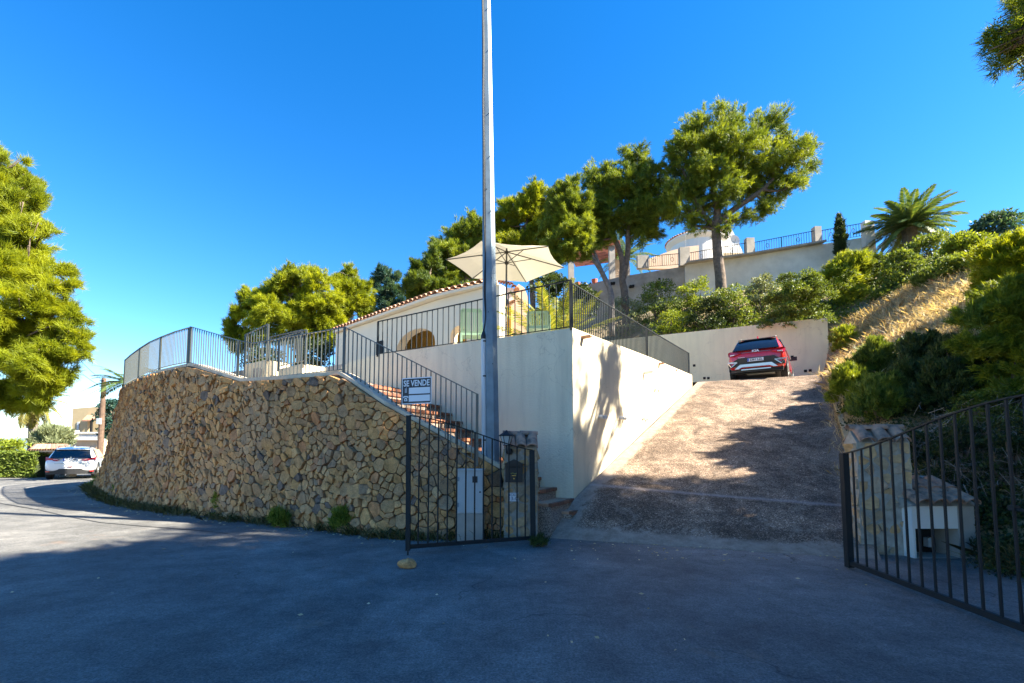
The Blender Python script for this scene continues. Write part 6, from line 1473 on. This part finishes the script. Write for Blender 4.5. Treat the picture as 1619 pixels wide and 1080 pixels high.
Ps = [(1330, 640), (1360, 690), (1440, 700), (1440, 800), (1560, 830), (1570, 890), (1619, 930), (1619, 560), (1480, 560), (1400, 600)]
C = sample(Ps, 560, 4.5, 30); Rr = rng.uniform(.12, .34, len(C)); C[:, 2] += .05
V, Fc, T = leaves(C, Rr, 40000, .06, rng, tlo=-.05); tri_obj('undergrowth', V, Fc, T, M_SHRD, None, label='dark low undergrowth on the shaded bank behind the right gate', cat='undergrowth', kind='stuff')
# twigs tangled over the shaded bank
C = sample([(1440, 690), (1619, 640), (1619, 800), (1440, 800)], 900, 5.6, 20); V = []; 
d = unit(rng, 900); d[:, 2] = np.abs(d[:, 2])*.8
for kx in range(2):
    a = C+rng.normal(size=C.shape)*.12+np.array([0, -.15, .25]); e = a+d*rng.uniform(.12, .38, 900)[:, None]; sd = np.cross(d, unit(rng, 900)); sd /= np.linalg.norm(sd, axis=1, keepdims=True); V.append(np.stack([a+sd*.004, a-sd*.004, e-sd*.002, e+sd*.002], 1).reshape(-1, 3)); d = unit(rng, 900)
V = np.concatenate(V); tri_obj('dead_twigs', V, np.arange(len(V)).reshape(-1, 4), np.repeat(rng.random(len(V)//4), 4), M_TWIG, None, label='tangle of dry grey twigs on the shaded bank behind the right gate', cat='twigs', kind='stuff')
# grass builder
def grass(name, lab, roots, per, hgt, wd_, M_, tl=0, spread=.12, lean=.5):
    n = len(roots)*per; P = np.repeat(roots, per, 0)+rng.normal(size=(n, 3))*spread*np.array([1, 1, .08])
    d = rng.normal(size=(n, 3))*lean; d[:, 2] = 1; d /= np.linalg.norm(d, axis=1, keepdims=True)
    h = (hgt*rng.uniform(.4, 1.2, n))[:, None]; s = np.cross(d, unit(rng, n)); s /= np.linalg.norm(s, axis=1, keepdims=True)
    mid = P+d*h*.6; tip = P+d*h+np.stack([d[:, 0]*.35, d[:, 1]*.35, -.12*np.ones(n)], 1)*h
    V = np.stack([P+s*wd_/2, P-s*wd_/2, mid-s*wd_*.4, tip, mid+s*wd_*.4], 1).reshape(-1, 3)
    T = np.clip(np.repeat(rng.random(n)*.8+.1+tl, 5), 0, 1)
    return tri_obj(name, V, np.arange(len(V)).reshape(-1, 5), T, M_, None, label=lab, cat='grass', kind='stuff')
Pd = [(1318, 600), (1330, 520), (1440, 452), (1560, 425), (1619, 405), (1619, 520), (1500, 540), (1400, 610), (1350, 650)]
grass('dry_grass', 'golden dry grass covering the sunlit upper bank on the right', sample(Pd, 1500, 9, 40), 26, .42, .014, M_DRY, spread=.16)
Pg = [(1300, 620), (1345, 640), (1350, 680), (1325, 690)]
grass('kerb_grass', 'thin dry weeds growing along the driveway kerb', np.array([ramp_pt(1.0, v)+Vector((rng.uniform(-.1, .3), 0, .0)) for v in rng.uniform(.1, 1.0, 130)]), 14, .22, .01, M_DRY, -.2)
grass('gate_grass', 'long pale grass stems leaning at the foot of the right gate', np.array([Vector((rng.uniform(6.0, 7.6), rng.uniform(4.0, 5.9), .02)) for _ in range(420)]), 14, .42, .009, leaf('shade toned dry grass', (.06, .05, .02), (.12, .10, .04), (.42, .34, .18), .2), -.2, .1, .8)  # darker copy of the dry grass, shade put into its colour
# weeds along the rubble wall
rt = []
for s in np.concatenate([rng.uniform(0, 19, 190), rng.normal(9.5, 1.0, 40), rng.normal(13.5, 1.6, 120), rng.uniform(0, 3, 40)]):
    if s < 0 or s > 19: continue
    p = wallS(float(s), 0, float(rng.uniform(.02, .35)*min(1, .35+s/14))); p.z = zs(p.x, p.y); rt.append(p)
grass('weeds', 'green and brown weeds growing along the foot of the rubble wall', np.array(rt), 15, .24, .012, leaf('weed blades', (.07, .05, .025), (.06, .07, .018), (.18, .15, .06), .2), 0, .06, .55)
wl_ = []
for px, py, w_, h_ in ((205, 795, 26, 24), (262, 806, 24, 34), (300, 812, 22, 38), (355, 822, 26, 34), (440, 838, 18, 20), (545, 846, 24, 30), (770, 852, 16, 34), (745, 852, 16, 26), (160, 778, 22, 16)):
    p = G(px, py-6, .02); s = p.y/F
    shrub('leafy green weed clump at the wall foot, %s' % {205: 'near its far left', 262: 'between the two left clumps', 300: 'under the highest corner of the wall', 355: 'below the courtyard bend', 440: 'small one in the middle', 545: 'beside the left gate leaf', 770: 'against the pillar', 745: 'before the meter cabinet', 160: 'farthest, behind the white car'}[px],
          px, py-6, w_, h_, int(px), M_SHR, 420, .07, 'spike', Y=p.y, cat='weed', name='weed_clump', tlo=.1, fl=.5)
gp = G(856, 862, .02)
shrub('small weed at the foot of the left gate pillar by the driveway', 852, 861, 18, 9, 971, M_SHRD, 160, .04, 'spike', Y=gp.y, cat='weed', name='weed_clump', tlo=.2)
# litter: dry leaves and pebbles along the verge
m = MB(); rl = random.Random(9)
for i in range(260):
    s = rl.uniform(.3, 18); p = wallS(s, 0, rl.uniform(.15, .75)); p.z = zs(p.x, p.y)+.004; a = rl.uniform(0, 6.28); l = rl.uniform(.012, .035)
    m.add([p+Vector((math.cos(a)*l, math.sin(a)*l, .004)), p+Vector((-math.sin(a)*l*.5, math.cos(a)*l*.5, .012)), p+Vector((-math.cos(a)*l, -math.sin(a)*l, .004)), p+Vector((math.sin(a)*l*.5, -math.cos(a)*l*.5, .0))], [(0, 1, 2, 3)], rl.random())
for i in range(200):
    p = Vector((rl.uniform(.8, 5), rl.uniform(6.2, 7.8), .01)) if i < 160 else Vector((rl.uniform(-6, 5), rl.uniform(3.2, 7.5), .01)); p.z = .02; a = rl.uniform(0, 6.28); l = rl.uniform(.01, .03)
    m.add([p+Vector((math.cos(a)*l, math.sin(a)*l, .004)), p+Vector((-math.sin(a)*l*.5, math.cos(a)*l*.5, .012)), p+Vector((-math.cos(a)*l, -math.sin(a)*l, .004)), p+Vector((math.sin(a)*l*.5, -math.cos(a)*l*.5, .0))], [(0, 1, 2, 3)], rl.random())
meta(m.build('leaf_litter', M_DRY), 'scattered dry leaves along the verge and driveway foot', 'leaf litter', kind='stuff')
# hedge, olive and other plants at the far left
hg = thing('hedge', 'clipped dark green hedge at the left edge beside the street', 'hedge', W(0, 756, 22.6))
a, b_ = W(-90, 756, 22.6), W(50, 756, 22.6); tz_ = W(0, 716, 22.6).z
m = MB(); m.prism([(a.x, 22.75, a.z), (b_.x-.1, 22.75, a.z), (b_.x-.1, 22.75, tz_-.1), (a.x, 22.75, tz_-.1)], (0, 1.4, 0)); m.build('hedge_core', mat('hedge inside', (.02, .03, .008), rough=1), hg)
n = 16000; X = rng.uniform(a.x, b_.x, n); top = rng.random(n) < .35
Y_ = np.where(top, rng.uniform(22.6, 24.2, n), 22.65+rng.random(n)*.12); Z = np.where(top, tz_-rng.random(n)*.12, rng.uniform(a.z, tz_, n))
C = np.stack([X, Y_, Z], 1); V, Fc, T = leaves(C, np.full(n, .05), n, .12, rng); tri_obj('foliage', V, Fc, T, M_SHR, hg)
shrub('sunlit light green shrub over the hedge', 8, 722, 36, 24, 301, M_SHRY, 2400, .13, Y=25, cat='shrub')
shrub('silvery tamarisk bush above the tiled gateway', 82, 712, 32, 31, 302, M_GREY, 3600, .14, 'spike', Y=27)
shrub('dark evergreen tree behind the wooden pole', 172, 700, 27, 74, 303, M_PINEB, 4200, .16, 'leaf', Y=31, cat='tree', name='evergreen_tree', tlo=-.2)
shrub('low green shrub across the street beside the gate pillar', 60, 735, 14, 18, 304, M_SHR, 900, .10, Y=25.5)
shrub('dark oak like tree between the parasol and the pergola', 868, 530, 50, 112, 307, M_SHRD, 8000, .15, Y=24, cat='tree', name='evergreen_tree', tlo=.15)
shrub('dark green bush at the foot of the leaning pine below the pergola', 915, 500, 40, 50, 308, M_SHRD, 4000, .13, Y=23, tlo=.2)
# dark bushes in the courtyard behind the railings
shrub('dark shrub behind the courtyard railing under the bushy pine', 500, 588, 36, 50, 305, M_SHRD, 2600, .12, Y=20)
shrub('dark shrub at the corner of the white house', 420, 592, 44, 40, 306, M_SHRD, 2600, .12, Y=21)
